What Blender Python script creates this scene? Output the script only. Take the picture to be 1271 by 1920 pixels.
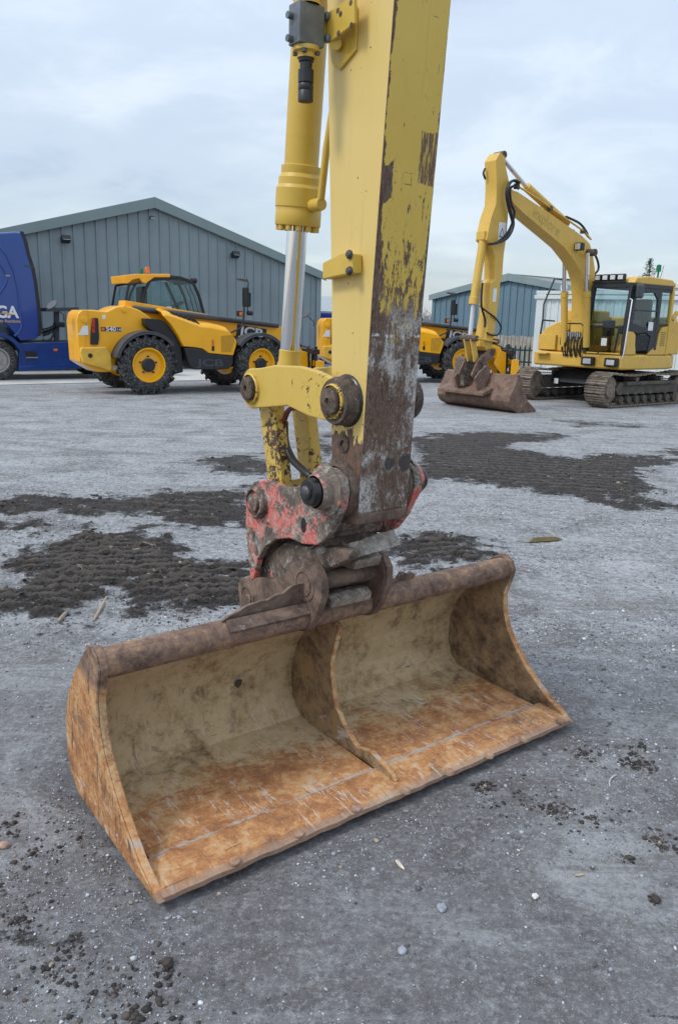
import bpy, bmesh, math, random
import numpy as np
from mathutils import Matrix, Vector

rnd = random.Random(7)
R = math.radians
sc = bpy.context.scene
for o in list(bpy.data.objects):
    bpy.data.objects.remove(o)
col = sc.collection

# ------------------------------------------------------------------ camera
F, CX, CY, H = 1470.0, 635.5, 960.0, 1.62
PITCH = math.atan((CY - 607.0) / F)
ROLL = R(1.5)
_fw = np.array([0, math.cos(PITCH), -math.sin(PITCH)])
_u0 = np.array([0, math.sin(PITCH), math.cos(PITCH)])
_r0 = np.array([1.0, 0, 0])
_rt = _r0 * math.cos(ROLL) + _u0 * math.sin(ROLL)
_up = _u0 * math.cos(ROLL) - _r0 * math.sin(ROLL)
CAM = np.array([0, 0, H])
cd = bpy.data.cameras.new('camera')
cam = bpy.data.objects.new('camera', cd)
col.objects.link(cam)
cam.matrix_world = Matrix(((_rt[0], _up[0], -_fw[0], 0), (_rt[1], _up[1], -_fw[1], 0), (_rt[2], _up[2], -_fw[2], H), (0, 0, 0, 1)))
cd.sensor_fit = 'VERTICAL'
cd.sensor_height = 36
cd.lens = F / 1920 * 36
cd.clip_start = 0.05
cd.clip_end = 2000
sc.camera = cam

# ------------------------------------------------------------------ sky, sun, exposure
SUN_AZ, SUN_EL = R(246), R(48)      # azimuth of the sun seen from the yard (clockwise from +Y), elevation
w = bpy.data.worlds.new('World')
sc.world = w
w.use_nodes = True
nt = w.node_tree
nt.nodes.clear()
wo = nt.nodes.new('ShaderNodeOutputWorld')
sky = nt.nodes.new('ShaderNodeTexSky')
sky.sky_type = 'NISHITA'
sky.sun_disc = False
sky.sun_elevation = SUN_EL
sky.sun_rotation = SUN_AZ
b1 = nt.nodes.new('ShaderNodeBackground')
b1.inputs[1].default_value = 0.05
nt.links.new(sky.outputs[0], b1.inputs[0])
tc = nt.nodes.new('ShaderNodeTexCoord')
sep = nt.nodes.new('ShaderNodeSeparateXYZ')
nt.links.new(tc.outputs['Generated'], sep.inputs[0])


def wm(op, a, b=None, clamp=False):
    n = nt.nodes.new('ShaderNodeMath')
    n.operation = op
    n.use_clamp = clamp
    for i, q in enumerate((a, b)):
        if q is None:
            continue
        if isinstance(q, (int, float)):
            n.inputs[i].default_value = q
        else:
            nt.links.new(q, n.inputs[i])
    return n.outputs[0]


zz = wm('ADD', wm('MAXIMUM', sep.outputs[2], 0.0), 0.30)
cx_ = wm('DIVIDE', sep.outputs[0], zz)
cy_ = wm('DIVIDE', sep.outputs[1], zz)
cmb = nt.nodes.new('ShaderNodeCombineXYZ')
nt.links.new(cx_, cmb.inputs[0])
nt.links.new(cy_, cmb.inputs[1])


def wnoise(scale, detail, rough, off):
    m = nt.nodes.new('ShaderNodeMapping')
    m.inputs['Location'].default_value = off
    m.inputs['Scale'].default_value = (1.0, 1.3, 1.0)
    m.inputs['Rotation'].default_value = (0, 0, 0.6)
    nt.links.new(cmb.outputs[0], m.inputs[0])
    n = nt.nodes.new('ShaderNodeTexNoise')
    n.inputs['Scale'].default_value = scale
    n.inputs['Detail'].default_value = detail
    n.inputs['Roughness'].default_value = rough
    n.inputs['Distortion'].default_value = 0.4
    nt.links.new(m.outputs[0], n.inputs['Vector'])
    return n.outputs[0]


na = wnoise(0.85, 6, 0.5, (3.1, 1.2, 0))
nb = wnoise(2.6, 8, 0.58, (7.7, 4.2, 0))
cl = wm('ADD', wm('MULTIPLY', na, 0.65), wm('MULTIPLY', nb, 0.35))
rp = nt.nodes.new('ShaderNodeValToRGB')
rp.color_ramp.interpolation = 'EASE'
el = rp.color_ramp.elements
el[0].position = 0.36
el[0].color = (0.36, 0.425, 0.525, 1)
el[1].position = 0.62
el[1].color = (0.66, 0.71, 0.76, 1)
e = el.new(0.5)
e.color = (0.51, 0.57, 0.645, 1)
nt.links.new(cl, rp.inputs[0])
b2 = nt.nodes.new('ShaderNodeBackground')
b2.inputs[1].default_value = 1.0
nt.links.new(rp.outputs[0], b2.inputs[0])
nt.links.new(wm('MULTIPLY', wm('ADD', wm('MULTIPLY', wm('MAXIMUM', sep.outputs[2], 0.0), 2.0), 1.0), 0.58), b2.inputs[1])
ad = nt.nodes.new('ShaderNodeAddShader')
nt.links.new(b1.outputs[0], ad.inputs[0])
nt.links.new(b2.outputs[0], ad.inputs[1])
nt.links.new(ad.outputs[0], wo.inputs[0])

sl = bpy.data.lights.new('sun', 'SUN')
sl.energy = 1.5
sl.angle = R(14)
sl.color = (1.0, 0.97, 0.92)
so = bpy.data.objects.new('sun', sl)
col.objects.link(so)
_sd = Vector((math.sin(SUN_AZ) * math.cos(SUN_EL), math.cos(SUN_AZ) * math.cos(SUN_EL), math.sin(SUN_EL)))
so.rotation_euler = _sd.to_track_quat('Z', 'Y').to_euler()
so.location = (0, 0, 30)

sc.view_settings.view_transform = 'Standard'
sc.view_settings.look = 'None'
sc.view_settings.gamma = 1
sc.view_settings.use_curve_mapping = False
sc.view_settings.exposure = 0.25
sc.render.engine = 'CYCLES'
sc.cycles.max_bounces = 6
sc.cycles.use_denoising = True
sc.cycles.denoising_prefilter = 'NONE'


# ------------------------------------------------------------------ pixel to place helpers (distance always from ground / plane touched)
def ray(x, y):
    return _fw + _rt * (x - CX) / F - _up * (y - CY) / F


def gnd(x, y, z=0.0):
    d = ray(x, y)
    return CAM + d * ((z - H) / d[2])


def atY(x, y, Y):
    d = ray(x, y)
    return CAM + d * (Y / d[1])


class Frame:
    """a thing's own frame: origin on the ground, x along angle, y to its left, z up"""
    def __init__(s, o, ang):
        s.o = np.array([o[0], o[1], 0.0])
        s.ang = ang
        s.x = np.array([math.cos(ang), math.sin(ang), 0])
        s.y = np.array([-math.sin(ang), math.cos(ang), 0])

    def side(s, px, py, yo):        # ray meets the plane y = yo -> (x, z)
        d = ray(px, py)
        o = s.o + s.y * yo
        P = CAM + d * (((o - CAM) @ s.y) / (d @ s.y))
        return float((P - s.o) @ s.x), float(P[2])

    def front(s, px, py, xo):       # ray meets the plane x = xo -> (y, z)
        d = ray(px, py)
        o = s.o + s.x * xo
        P = CAM + d * (((o - CAM) @ s.x) / (d @ s.x))
        return float((P - s.o) @ s.y), float(P[2])

    def sides(s, pts, yo):
        return [s.side(a, b, yo) for a, b in pts]

    def loc(s, P):
        P = np.asarray(P) - s.o
        return float(P @ s.x), float(P @ s.y), float(P[2])


# ------------------------------------------------------------------ mesh builder
class MB:
    def __init__(s):
        s.v = []
        s.f = []

    def add(s, vs, fs):
        n = len(s.v)
        s.v += [tuple(map(float, p)) for p in vs]
        s.f += [tuple(i + n for i in f) for f in fs]
        return s

    def box(s, x0, x1, y0, y1, z0, z1):
        return s.add([(x0, y0, z0), (x1, y0, z0), (x1, y1, z0), (x0, y1, z0), (x0, y0, z1), (x1, y0, z1), (x1, y1, z1), (x0, y1, z1)],
                     [(0, 3, 2, 1), (4, 5, 6, 7), (0, 1, 5, 4), (1, 2, 6, 5), (2, 3, 7, 6), (3, 0, 4, 7)])

    def obox(s, c, ax, ay, az):     # oriented box: centre and three half-vectors
        c, ax, ay, az = map(np.asarray, (c, ax, ay, az))
        vs = [c + i * ax + j * ay + k * az for k in (-1, 1) for j in (-1, 1) for i in (-1, 1)]
        return s.add(vs, [(0, 2, 3, 1), (4, 5, 7, 6), (0, 1, 5, 4), (1, 3, 7, 5), (3, 2, 6, 7), (2, 0, 4, 6)])

    def bar(s, p0, p1, w, h, upv=(0, 0, 1)):
        p0, p1 = np.array(p0, float), np.array(p1, float)
        d = p1 - p0
        L_ = np.linalg.norm(d)
        d /= L_
        sd = np.cross(d, upv)
        if np.linalg.norm(sd) < 1e-4:
            sd = np.cross(d, (1, 0, 0))
        sd /= np.linalg.norm(sd)
        u = np.cross(sd, d)
        return s.obox((p0 + p1) / 2, d * L_ / 2, sd * w / 2, u * h / 2)

    def prism(s, poly, c0, c1, fn):
        n = len(poly)
        vs = [fn(a, b, c0) for a, b in poly] + [fn(a, b, c1) for a, b in poly]
        fs = [tuple(range(n)), tuple(range(2 * n - 1, n - 1, -1))]
        fs += [(i, i + n, (i + 1) % n + n, (i + 1) % n) for i in range(n)]
        return s.add(vs, fs)

    def pxz(s, poly, y0, y1):
        return s.prism(poly, y0, y1, lambda a, b, c: (a, c, b))

    def pyz(s, poly, x0, x1):
        return s.prism(poly, x0, x1, lambda a, b, c: (c, a, b))

    def pxy(s, poly, z0, z1):
        return s.prism(poly, z0, z1, lambda a, b, c: (a, b, c))

    def psz(s, poly, u0, u1):       # bucket frame: poly in (s, z), s towards the viewer side
        return s.prism(poly, u0, u1, lambda a, b, c: (c, -a, b))

    def cyl(s, p0, p1, r0, r1=None, n=18, cap=True):
        r1 = r0 if r1 is None else r1
        return s.tube([p0, p1], [r0, r1], n, cap)

    def tube(s, pts, r, n=8, cap=True):
        pts = [np.array(p, float) for p in pts]
        m = len(pts)
        rs = r if isinstance(r, (list, tuple)) else [r] * m
        d0 = pts[1] - pts[0]
        d0 /= np.linalg.norm(d0)
        a = np.array([0, 0, 1.0]) if abs(d0[2]) < 0.9 else np.array([1.0, 0, 0])
        x = np.cross(d0, a)
        x /= np.linalg.norm(x)
        vs = []
        for i in range(m):
            t = pts[min(i + 1, m - 1)] - pts[max(i - 1, 0)]
            t /= np.linalg.norm(t)
            x = x - t * (x @ t)
            x /= np.linalg.norm(x)
            y = np.cross(t, x)
            vs += [pts[i] + rs[i] * (x * math.cos(2 * math.pi * k / n) + y * math.sin(2 * math.pi * k / n)) for k in range(n)]
        fs = [(i * n + k, i * n + (k + 1) % n, (i + 1) * n + (k + 1) % n, (i + 1) * n + k) for i in range(m - 1) for k in range(n)]
        if cap:
            fs += [tuple(range(n - 1, -1, -1)), tuple(range((m - 1) * n, m * n))]
        return s.add(vs, fs)

    def lathe(s, prof, c, ax, n=24):    # prof: (r, h) along axis
        c = np.array(c, float)
        ax = np.array(ax, float)
        ax /= np.linalg.norm(ax)
        a = np.array([0, 0, 1.0]) if abs(ax[2]) < 0.9 else np.array([1.0, 0, 0])
        x = np.cross(ax, a)
        x /= np.linalg.norm(x)
        y = np.cross(ax, x)
        vs = []
        for r_, h in prof:
            vs += [c + ax * h + max(r_, 1e-4) * (x * math.cos(2 * math.pi * k / n) + y * math.sin(2 * math.pi * k / n)) for k in range(n)]
        m = len(prof)
        fs = [(i * n + k, i * n + (k + 1) % n, (i + 1) * n + (k + 1) % n, (i + 1) * n + k) for i in range(m - 1) for k in range(n)]
        return s.add(vs, fs)

    def ring(s, prof, c, ax, n=24):     # closed profile
        k0 = len(s.v)
        s.lathe(list(prof) + [prof[0]], c, ax, n)
        return s

    def mesh(s, name, mat, bevel=0.0, seg=2, ang=35, recalc=True):
        me = bpy.data.meshes.new(name)
        me.from_pydata(s.v, [], s.f)
        bm = bmesh.new()
        bm.from_mesh(me)
        bmesh.ops.remove_doubles(bm, verts=bm.verts, dist=1e-5)
        if recalc:
            bmesh.ops.recalc_face_normals(bm, faces=bm.faces)
        if bevel > 0:
            es = [e for e in bm.edges if len(e.link_faces) == 2 and e.calc_face_angle(0) > R(28)]
            if es:
                bmesh.ops.bevel(bm, geom=es, offset=bevel, segments=seg, affect='EDGES', profile=0.5, clamp_overlap=True)
        bm.to_mesh(me)
        bm.free()
        me.polygons.foreach_set('use_smooth', [True] * len(me.polygons))
        me.set_sharp_from_angle(angle=R(ang))
        if mat is not None:
            me.materials.append(mat)
        return me

    def build(s, name, mat, parent=None, bevel=0.0, seg=2, ang=35, label=None, recalc=True):
        o = bpy.data.objects.new(name, s.mesh(name, mat, bevel, seg, ang, recalc))
        col.objects.link(o)
        if bevel > 0:
            o.modifiers.new('weighted_normals', 'WEIGHTED_NORMAL').keep_sharp = True
        if parent is not None:
            o.parent = parent
        if label:
            o['label'] = label
        return o


def thing(name, label, cat, loc=(0, 0, 0), rz=0.0, group=None):
    o = bpy.data.objects.new(name, None)
    o.empty_display_size = 0.2
    col.objects.link(o)
    o.location = loc
    o.rotation_euler = (0, 0, rz)
    o['label'] = label
    o['category'] = cat
    if group:
        o['group'] = group
    return o


def tag(o, label, cat, group=None):
    o['label'] = label
    o['category'] = cat
    if group:
        o['group'] = group
    return o


def instance(src, parent, name=None):
    o = bpy.data.objects.new(name or src.name, src.data)
    col.objects.link(o)
    o.parent = parent
    return o


def copy_tree(o, parent=None):
    c = o.copy()
    col.objects.link(c)
    c.parent = parent
    for ch in list(o.children):
        copy_tree(ch, c)
    return c


def text(body, size, mat, parent, mtx, depth=0.004, name='lettering', sx=1.0, bold=0.0):
    cu = bpy.data.curves.new(name, 'FONT')
    cu.body = body
    cu.size = size
    cu.extrude = depth
    cu.offset = bold
    cu.align_x = 'CENTER'
    cu.align_y = 'CENTER'
    t = bpy.data.objects.new(name + '_tmp', cu)
    col.objects.link(t)
    dg = bpy.context.evaluated_depsgraph_get()
    me = bpy.data.meshes.new_from_object(t.evaluated_get(dg))
    bpy.data.objects.remove(t)
    me.materials.clear()
    me.materials.append(mat)
    o = bpy.data.objects.new(name, me)
    col.objects.link(o)
    o.parent = parent
    o.matrix_local = mtx @ Matrix.Diagonal((sx, 1, 1, 1))
    return o


def face_mtx(p, right, upv):
    r_ = Vector(right).normalized()
    u = Vector(upv).normalized()
    n = r_.cross(u)
    return Matrix(((r_.x, u.x, n.x, p[0]), (r_.y, u.y, n.y, p[1]), (r_.z, u.z, n.z, p[2]), (0, 0, 0, 1)))


# ------------------------------------------------------------------ material nodes, written as expressions
class V:
    def __init__(s, g, k):
        s.g = g
        s.k = k

    def __add__(s, o): return s.g.m('ADD', s, o)
    __radd__ = __add__
    def __sub__(s, o): return s.g.m('SUBTRACT', s, o)
    def __rsub__(s, o): return s.g.m('SUBTRACT', o, s)
    def __mul__(s, o): return s.g.m('MULTIPLY', s, o)
    __rmul__ = __mul__
    def __truediv__(s, o): return s.g.m('DIVIDE', s, o)


class G:
    def __init__(s, name):
        s.mat = bpy.data.materials.new(name)
        s.mat.use_nodes = True
        s.t = s.mat.node_tree
        s.t.nodes.clear()
        s.out = s.t.nodes.new('ShaderNodeOutputMaterial')
        s.tc = None

    def link(s, a, sock):
        if isinstance(a, V):
            s.t.links.new(a.k, sock)
        elif isinstance(a, (int, float)):
            try:
                sock.default_value = a
            except TypeError:
                sock.default_value = (a, a, a, 1)
        else:
            sock.default_value = tuple(a) + ((1,) if len(a) == 3 and sock.type == 'RGBA' else ())

    def m(s, op, a, b=None, clamp=False):
        n = s.t.nodes.new('ShaderNodeMath')
        n.operation = op
        n.use_clamp = clamp
        s.link(a, n.inputs[0])
        if b is not None:
            s.link(b, n.inputs[1])
        return V(s, n.outputs[0])

    def coord(s, which='Object'):
        if s.tc is None:
            s.tc = s.t.nodes.new('ShaderNodeTexCoord')
        return V(s, s.tc.outputs[which])

    def xyz(s, v):
        n = s.t.nodes.new('ShaderNodeSeparateXYZ')
        s.link(v, n.inputs[0])
        return [V(s, q) for q in n.outputs]

    def mul3(s, v, k):
        n = s.t.nodes.new('ShaderNodeVectorMath')
        n.operation = 'MULTIPLY'
        s.link(v, n.inputs[0])
        n.inputs[1].default_value = k
        return V(s, n.outputs[0])

    def noise(s, v, scale, detail=4, rough=0.55, dist=0.0):
        n = s.t.nodes.new('ShaderNodeTexNoise')
        s.link(v, n.inputs['Vector'])
        n.inputs['Scale'].default_value = scale
        n.inputs['Detail'].default_value = detail
        n.inputs['Roughness'].default_value = rough
        n.inputs['Distortion'].default_value = dist
        return V(s, n.outputs[0])

    def voro(s, v, scale, feat='F1', out=0):
        n = s.t.nodes.new('ShaderNodeTexVoronoi')
        n.feature = feat
        s.link(v, n.inputs['Vector'])
        n.inputs['Scale'].default_value = scale
        return V(s, n.outputs[out])

    def sm(s, v, a, b, lo=0.0, hi=1.0):
        n = s.t.nodes.new('ShaderNodeMapRange')
        n.interpolation_type = 'SMOOTHSTEP'
        s.link(v, n.inputs[0])
        for i, q in enumerate((a, b, lo, hi)):
            s.link(q, n.inputs[i + 1])
        return V(s, n.outputs[0])

    def lin(s, v, a, b, lo=0.0, hi=1.0):
        n = s.t.nodes.new('ShaderNodeMapRange')
        s.link(v, n.inputs[0])
        for i, q in enumerate((a, b, lo, hi)):
            s.link(q, n.inputs[i + 1])
        return V(s, n.outputs[0])

    def mix(s, f, a, b):
        n = s.t.nodes.new('ShaderNodeMix')
        n.data_type = 'RGBA'
        n.clamp_factor = True
        s.link(f, n.inputs[0])
        s.link(a, n.inputs[6])
        s.link(b, n.inputs[7])
        return V(s, n.outputs[2])

    def ramp(s, v, stops):
        n = s.t.nodes.new('ShaderNodeValToRGB')
        els = n.color_ramp.elements
        while len(els) < len(stops):
            els.new(0.5)
        for e_, (p, c) in zip(els, stops):
            e_.position = p
            e_.color = tuple(c) + (1,)
        s.link(v, n.inputs[0])
        return V(s, n.outputs[0])

    def attr(s, name, out='Fac'):
        n = s.t.nodes.new('ShaderNodeAttribute')
        n.attribute_name = name
        return V(s, n.outputs[out])

    def done(s, color, rough=0.5, metal=0.0, bump=None, bd=0.01, bs=0.6, spec=0.5, coat=0.0, trans=0.0, alpha=None, emit=None):
        p = s.t.nodes.new('ShaderNodeBsdfPrincipled')
        s.link(color, p.inputs['Base Color'])
        s.link(rough, p.inputs['Roughness'])
        s.link(metal, p.inputs['Metallic'])
        p.inputs['Specular IOR Level'].default_value = spec
        p.inputs['Coat Weight'].default_value = coat
        p.inputs['Coat Roughness'].default_value = 0.08
        p.inputs['Transmission Weight'].default_value = trans
        if bump is not None:
            b = s.t.nodes.new('ShaderNodeBump')
            b.inputs['Strength'].default_value = bs
            b.inputs['Distance'].default_value = bd
            s.link(bump, b.inputs['Height'])
            s.t.links.new(b.outputs[0], p.inputs['Normal'])
        s.t.links.new(p.outputs[0], s.out.inputs[0])
        return s.mat


def plain(name, c, rough=0.5, metal=0.0, var=0.12, sc_=6.0, coat=0.0, dirt=0.0, dirtc=(0.16, 0.14, 0.12), bumpd=0.0):
    g = G(name)
    p = g.coord()
    n = g.noise(p, sc_, 5, 0.6)
    c0 = tuple(q * (1 - var) for q in c)
    c1 = tuple(min(1, q * (1 + var)) for q in c)
    k = g.mix(g.sm(n, 0.3, 0.7), c0, c1)
    rr = g.lin(n, 0.3, 0.7, rough * 0.85, min(1, rough * 1.15))
    if dirt > 0:
        d = g.noise(p, sc_ * 3.1, 6, 0.65, 0.3)
        k = g.mix(g.sm(d, 0.75 - dirt * 0.5, 0.95 - dirt * 0.4) * min(1, dirt * 2), k, dirtc)
    return g.done(k, rr, metal, coat=coat, bump=(n if bumpd else None), bd=bumpd)


def glassmat(name, tint=(0.55, 0.68, 0.68), clear=0.62, rough=0.02):
    g = G(name)
    t = g.t
    tr = t.nodes.new('ShaderNodeBsdfTransparent')
    tr.inputs[0].default_value = tint + (1,)
    gl = t.nodes.new('ShaderNodeBsdfGlossy')
    gl.inputs['Roughness'].default_value = rough
    gl.inputs['Color'].default_value = (0.9, 0.95, 1, 1)
    lw = t.nodes.new('ShaderNodeLayerWeight')
    lw.inputs[0].default_value = 0.5
    fr = g.m('POWER', V(g, lw.outputs['Facing']), 4.0) * 0.7 + 0.035
    mx = t.nodes.new('ShaderNodeMixShader')
    g.link(fr, mx.inputs[0])
    t.links.new(tr.outputs[0], mx.inputs[1])
    t.links.new(gl.outputs[0], mx.inputs[2])
    t.links.new(mx.outputs[0], g.out.inputs[0])
    return g.mat


YEL = (0.60, 0.40, 0.075)
RUST_D = (0.075, 0.042, 0.028)


def m_arm():
    g = G('worn_arm_paint')
    p = g.coord()
    x, y, z = g.xyz(p)
    nx, ny, nz = g.xyz(g.coord('Normal'))
    front = g.sm(ny * -1.0, 0.55, 0.8)
    left = g.sm(nx * -1.0, 0.55, 0.8)
    n1 = g.noise(g.mul3(p, (60, 60, 13)), 1.0, 8, 0.75, 0.35)
    n2 = g.noise(g.mul3(p, (17, 17, 9)), 1.0, 7, 0.66, 0.7)
    n3 = g.noise(g.mul3(p, (150, 150, 30)), 1.0, 5, 0.75)
    iso = g.noise(p, 55, 7, 0.72, 0.4)
    base = g.mix(g.noise(p, 3.5, 5, 0.6), (0.56, 0.375, 0.048), (0.70, 0.485, 0.090))
    base = g.mix(g.sm(g.noise(g.mul3(p, (40, 40, 3)), 1.0, 5, 0.7), 0.55, 0.75) * 0.45 * front, base, (0.40, 0.27, 0.07))
    # side sheet toned paler and creamier, with faint dirt runs
    base = g.mix(left * 0.75, base, g.mix(g.noise(p, 2.2, 5, 0.6), (0.63, 0.455, 0.145), (0.73, 0.55, 0.215)))
    base = g.mix(g.sm(g.noise(g.mul3(p, (30, 30, 2.2)), 1.0, 5, 0.65), 0.56, 0.74) * 0.30 * left, base, (0.42, 0.31, 0.10))
    # amount of bare metal on the scuffed underside, growing towards the bucket end
    amt = g.lin(z, 2.55, 2.12, 0.325, 0.395) + g.lin(z, 2.12, 1.88, 0.0, 0.050) + g.lin(z, 1.88, 1.74, 0.0, 0.030) + g.lin(z, 1.76, 1.62, 0.0, 0.050) + g.lin(z, 1.62, 1.36, 0.0, 0.14)
    ws = n1 * 0.55 + n2 * 0.28 + iso * 0.17
    wear = g.sm(ws, 1.0 - amt - 0.02, 1.0 - amt + 0.01) * front
    wear = g.m('MAXIMUM', wear, g.sm(n3 * 0.55 + n2 * 0.45, 1.035 - amt, 1.05 - amt) * front)
    # single scratches
    sc_a = g.sm(g.noise(g.mul3(p, (7, 7, 120)), 1.0, 2, 0.5, 0.6), 0.695, 0.71) * g.sm(n2, 0.45, 0.55)
    sc_b = g.sm(g.noise(g.mul3(p, (130, 130, 7)), 1.0, 2, 0.5, 0.4), 0.71, 0.725) * g.sm(iso, 0.42, 0.5)
    wear = g.m('MAXIMUM', wear, g.m('MAXIMUM', sc_a, sc_b) * front * 0.9)
    # worn strips along both edges of the underside
    xe = x - (MID - 0.11)
    edge = g.sm(xe + (n2 - 0.5) * 0.05 + (iso - 0.5) * 0.02, g.lin(z, 2.0, 1.75, 0.011, 0.035), g.lin(z, 2.0, 1.75, 0.008, 0.030)) * front
    edge2 = g.sm(0.22 - xe + (n2 - 0.5) * 0.05 + (iso - 0.5) * 0.02, g.lin(z, 2.1, 1.7, 0.004, 0.02), g.lin(z, 2.1, 1.7, 0.001, 0.016)) * front
    wear = g.m('MAXIMUM', wear, g.m('MAXIMUM', edge, edge2))

    def patch(x0, x1, z0, z1, f=0.004, sl_=0.0):
        jx = x - MID + (n2 - 0.5) * 0.03 + (iso - 0.5) * 0.012
        jz = z + (n2 - 0.5) * 0.05 + (x - MID) * sl_
        return g.sm(jx, x0, x0 + f) * g.sm(jx, x1 + f, x1) * g.sm(jz, z0, z0 + f) * g.sm(jz, z1 + f, z1)
    wear = g.m('MAXIMUM', wear, patch(-0.2, -0.066, 2.03, 2.135, sl_=-0.6) * front)
    hatch = g.sm(g.noise(g.mul3(p, (220, 220, 6)), 1.0, 4, 0.65), 0.44, 0.50)
    hp = patch(0.035, 0.2, 2.045, 2.195) * front
    wear = g.m('MAXIMUM', wear, hp * hatch)
    low = g.sm(z + (n2 - 0.5) * 0.30 + (iso - 0.5) * 0.1, 1.275, 1.265) * left
    chips = g.sm(g.noise(p, 42, 3, 0.5), 0.725, 0.735) * left
    wear = g.m('MAXIMUM', wear, g.m('MAXIMUM', low, chips))
    rust = g.mix(g.sm(n3 * 0.6 + iso * 0.4, 0.35, 0.65), (0.050, 0.030, 0.022), (0.190, 0.112, 0.074))
    rust = g.mix(hp * 0.55, rust, (0.20, 0.115, 0.06))
    # pale cement-like scuffs low on the underside
    sc1 = g.noise(g.mul3(p, (38, 38, 16)), 1.0, 9, 0.82, 0.7)
    sc2 = g.noise(p, 8.5, 4, 0.55)
    sc3 = g.noise(p, 130, 5, 0.75)
    scuff = g.sm(sc1 * 0.50 + sc2 * 0.45 + sc3 * 0.12, 0.495, 0.62) * g.sm(z + (sc2 - 0.5) * 0.16, 1.76, 1.60) * front
    scuff = g.m('MAXIMUM', scuff, g.sm(sc3 * 0.6 + sc1 * 0.4, 0.555, 0.63) * g.sm(z, 1.80, 1.5) * front * 0.7)
    bare = g.mix(scuff * 0.9, rust, g.mix(g.sm(sc3, 0.35, 0.65), (0.30, 0.275, 0.25), (0.64, 0.62, 0.59)))
    line = g.sm(g.m('ABSOLUTE', z - 1.585 + (sc2 - 0.5) * 0.03), 0.006, 0.003) * g.sm(sc1 * 0.6 + n2 * 0.4, 0.49, 0.52) * front
    bare = g.mix(line, bare, (0.62, 0.62, 0.6))

    def spot(px_, pz_, r_):
        d = g.m('SQRT', g.m('POWER', x - MID - px_, 2) + g.m('POWER', z - pz_, 2)) + (n2 - 0.5) * 0.03
        return g.sm(d, r_, r_ - 0.006) * front
    gr = g.m('MAXIMUM', spot(0.01, 1.165, 0.024), spot(0.085, 1.16, 0.033))
    bare = g.mix(gr * 0.9, bare, (0.045, 0.04, 0.04))
    c = g.mix(wear, base, bare)
    rgh = g.lin(wear, 0, 1, 0.42, 0.72)
    hgt = (1.0 - wear) * 0.6 + n3 * 0.25 * wear + scuff * 0.3
    return g.done(c, rgh, 0.0, bump=hgt, bd=0.002, bs=0.8)


def m_chip_yellow(name='chipped_yellow_paint', amt=0.40, grime=0.0, scale=22, base=((0.52, 0.34, 0.05), (0.66, 0.46, 0.10))):
    g = G(name)
    p = g.coord()
    n = g.noise(p, scale * 1.6, 8, 0.74, 0.5)
    n2 = g.noise(p, scale * 0.22, 4)
    b = g.mix(n2, base[0], base[1])
    b = g.mix(g.sm(g.noise(p, scale * 0.6, 6, 0.7), 0.5, 0.75) * 0.35, b, tuple(q * 0.72 for q in base[0]))
    wv = g.sm(n * 0.75 + n2 * 0.35, 0.985 - amt, 1.0 - amt)
    c = g.mix(wv, b, g.mix(n2, (0.03, 0.02, 0.016), (0.10, 0.055, 0.035)))
    if grime:
        d = g.noise(p, scale * 0.5, 6, 0.7)
        c = g.mix(g.sm(d, 0.5, 0.8) * grime, c, (0.10, 0.08, 0.05))
    return g.done(c, g.lin(wv, 0, 1, 0.42, 0.75), bump=(1.0 - wv), bd=0.0012)


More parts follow.
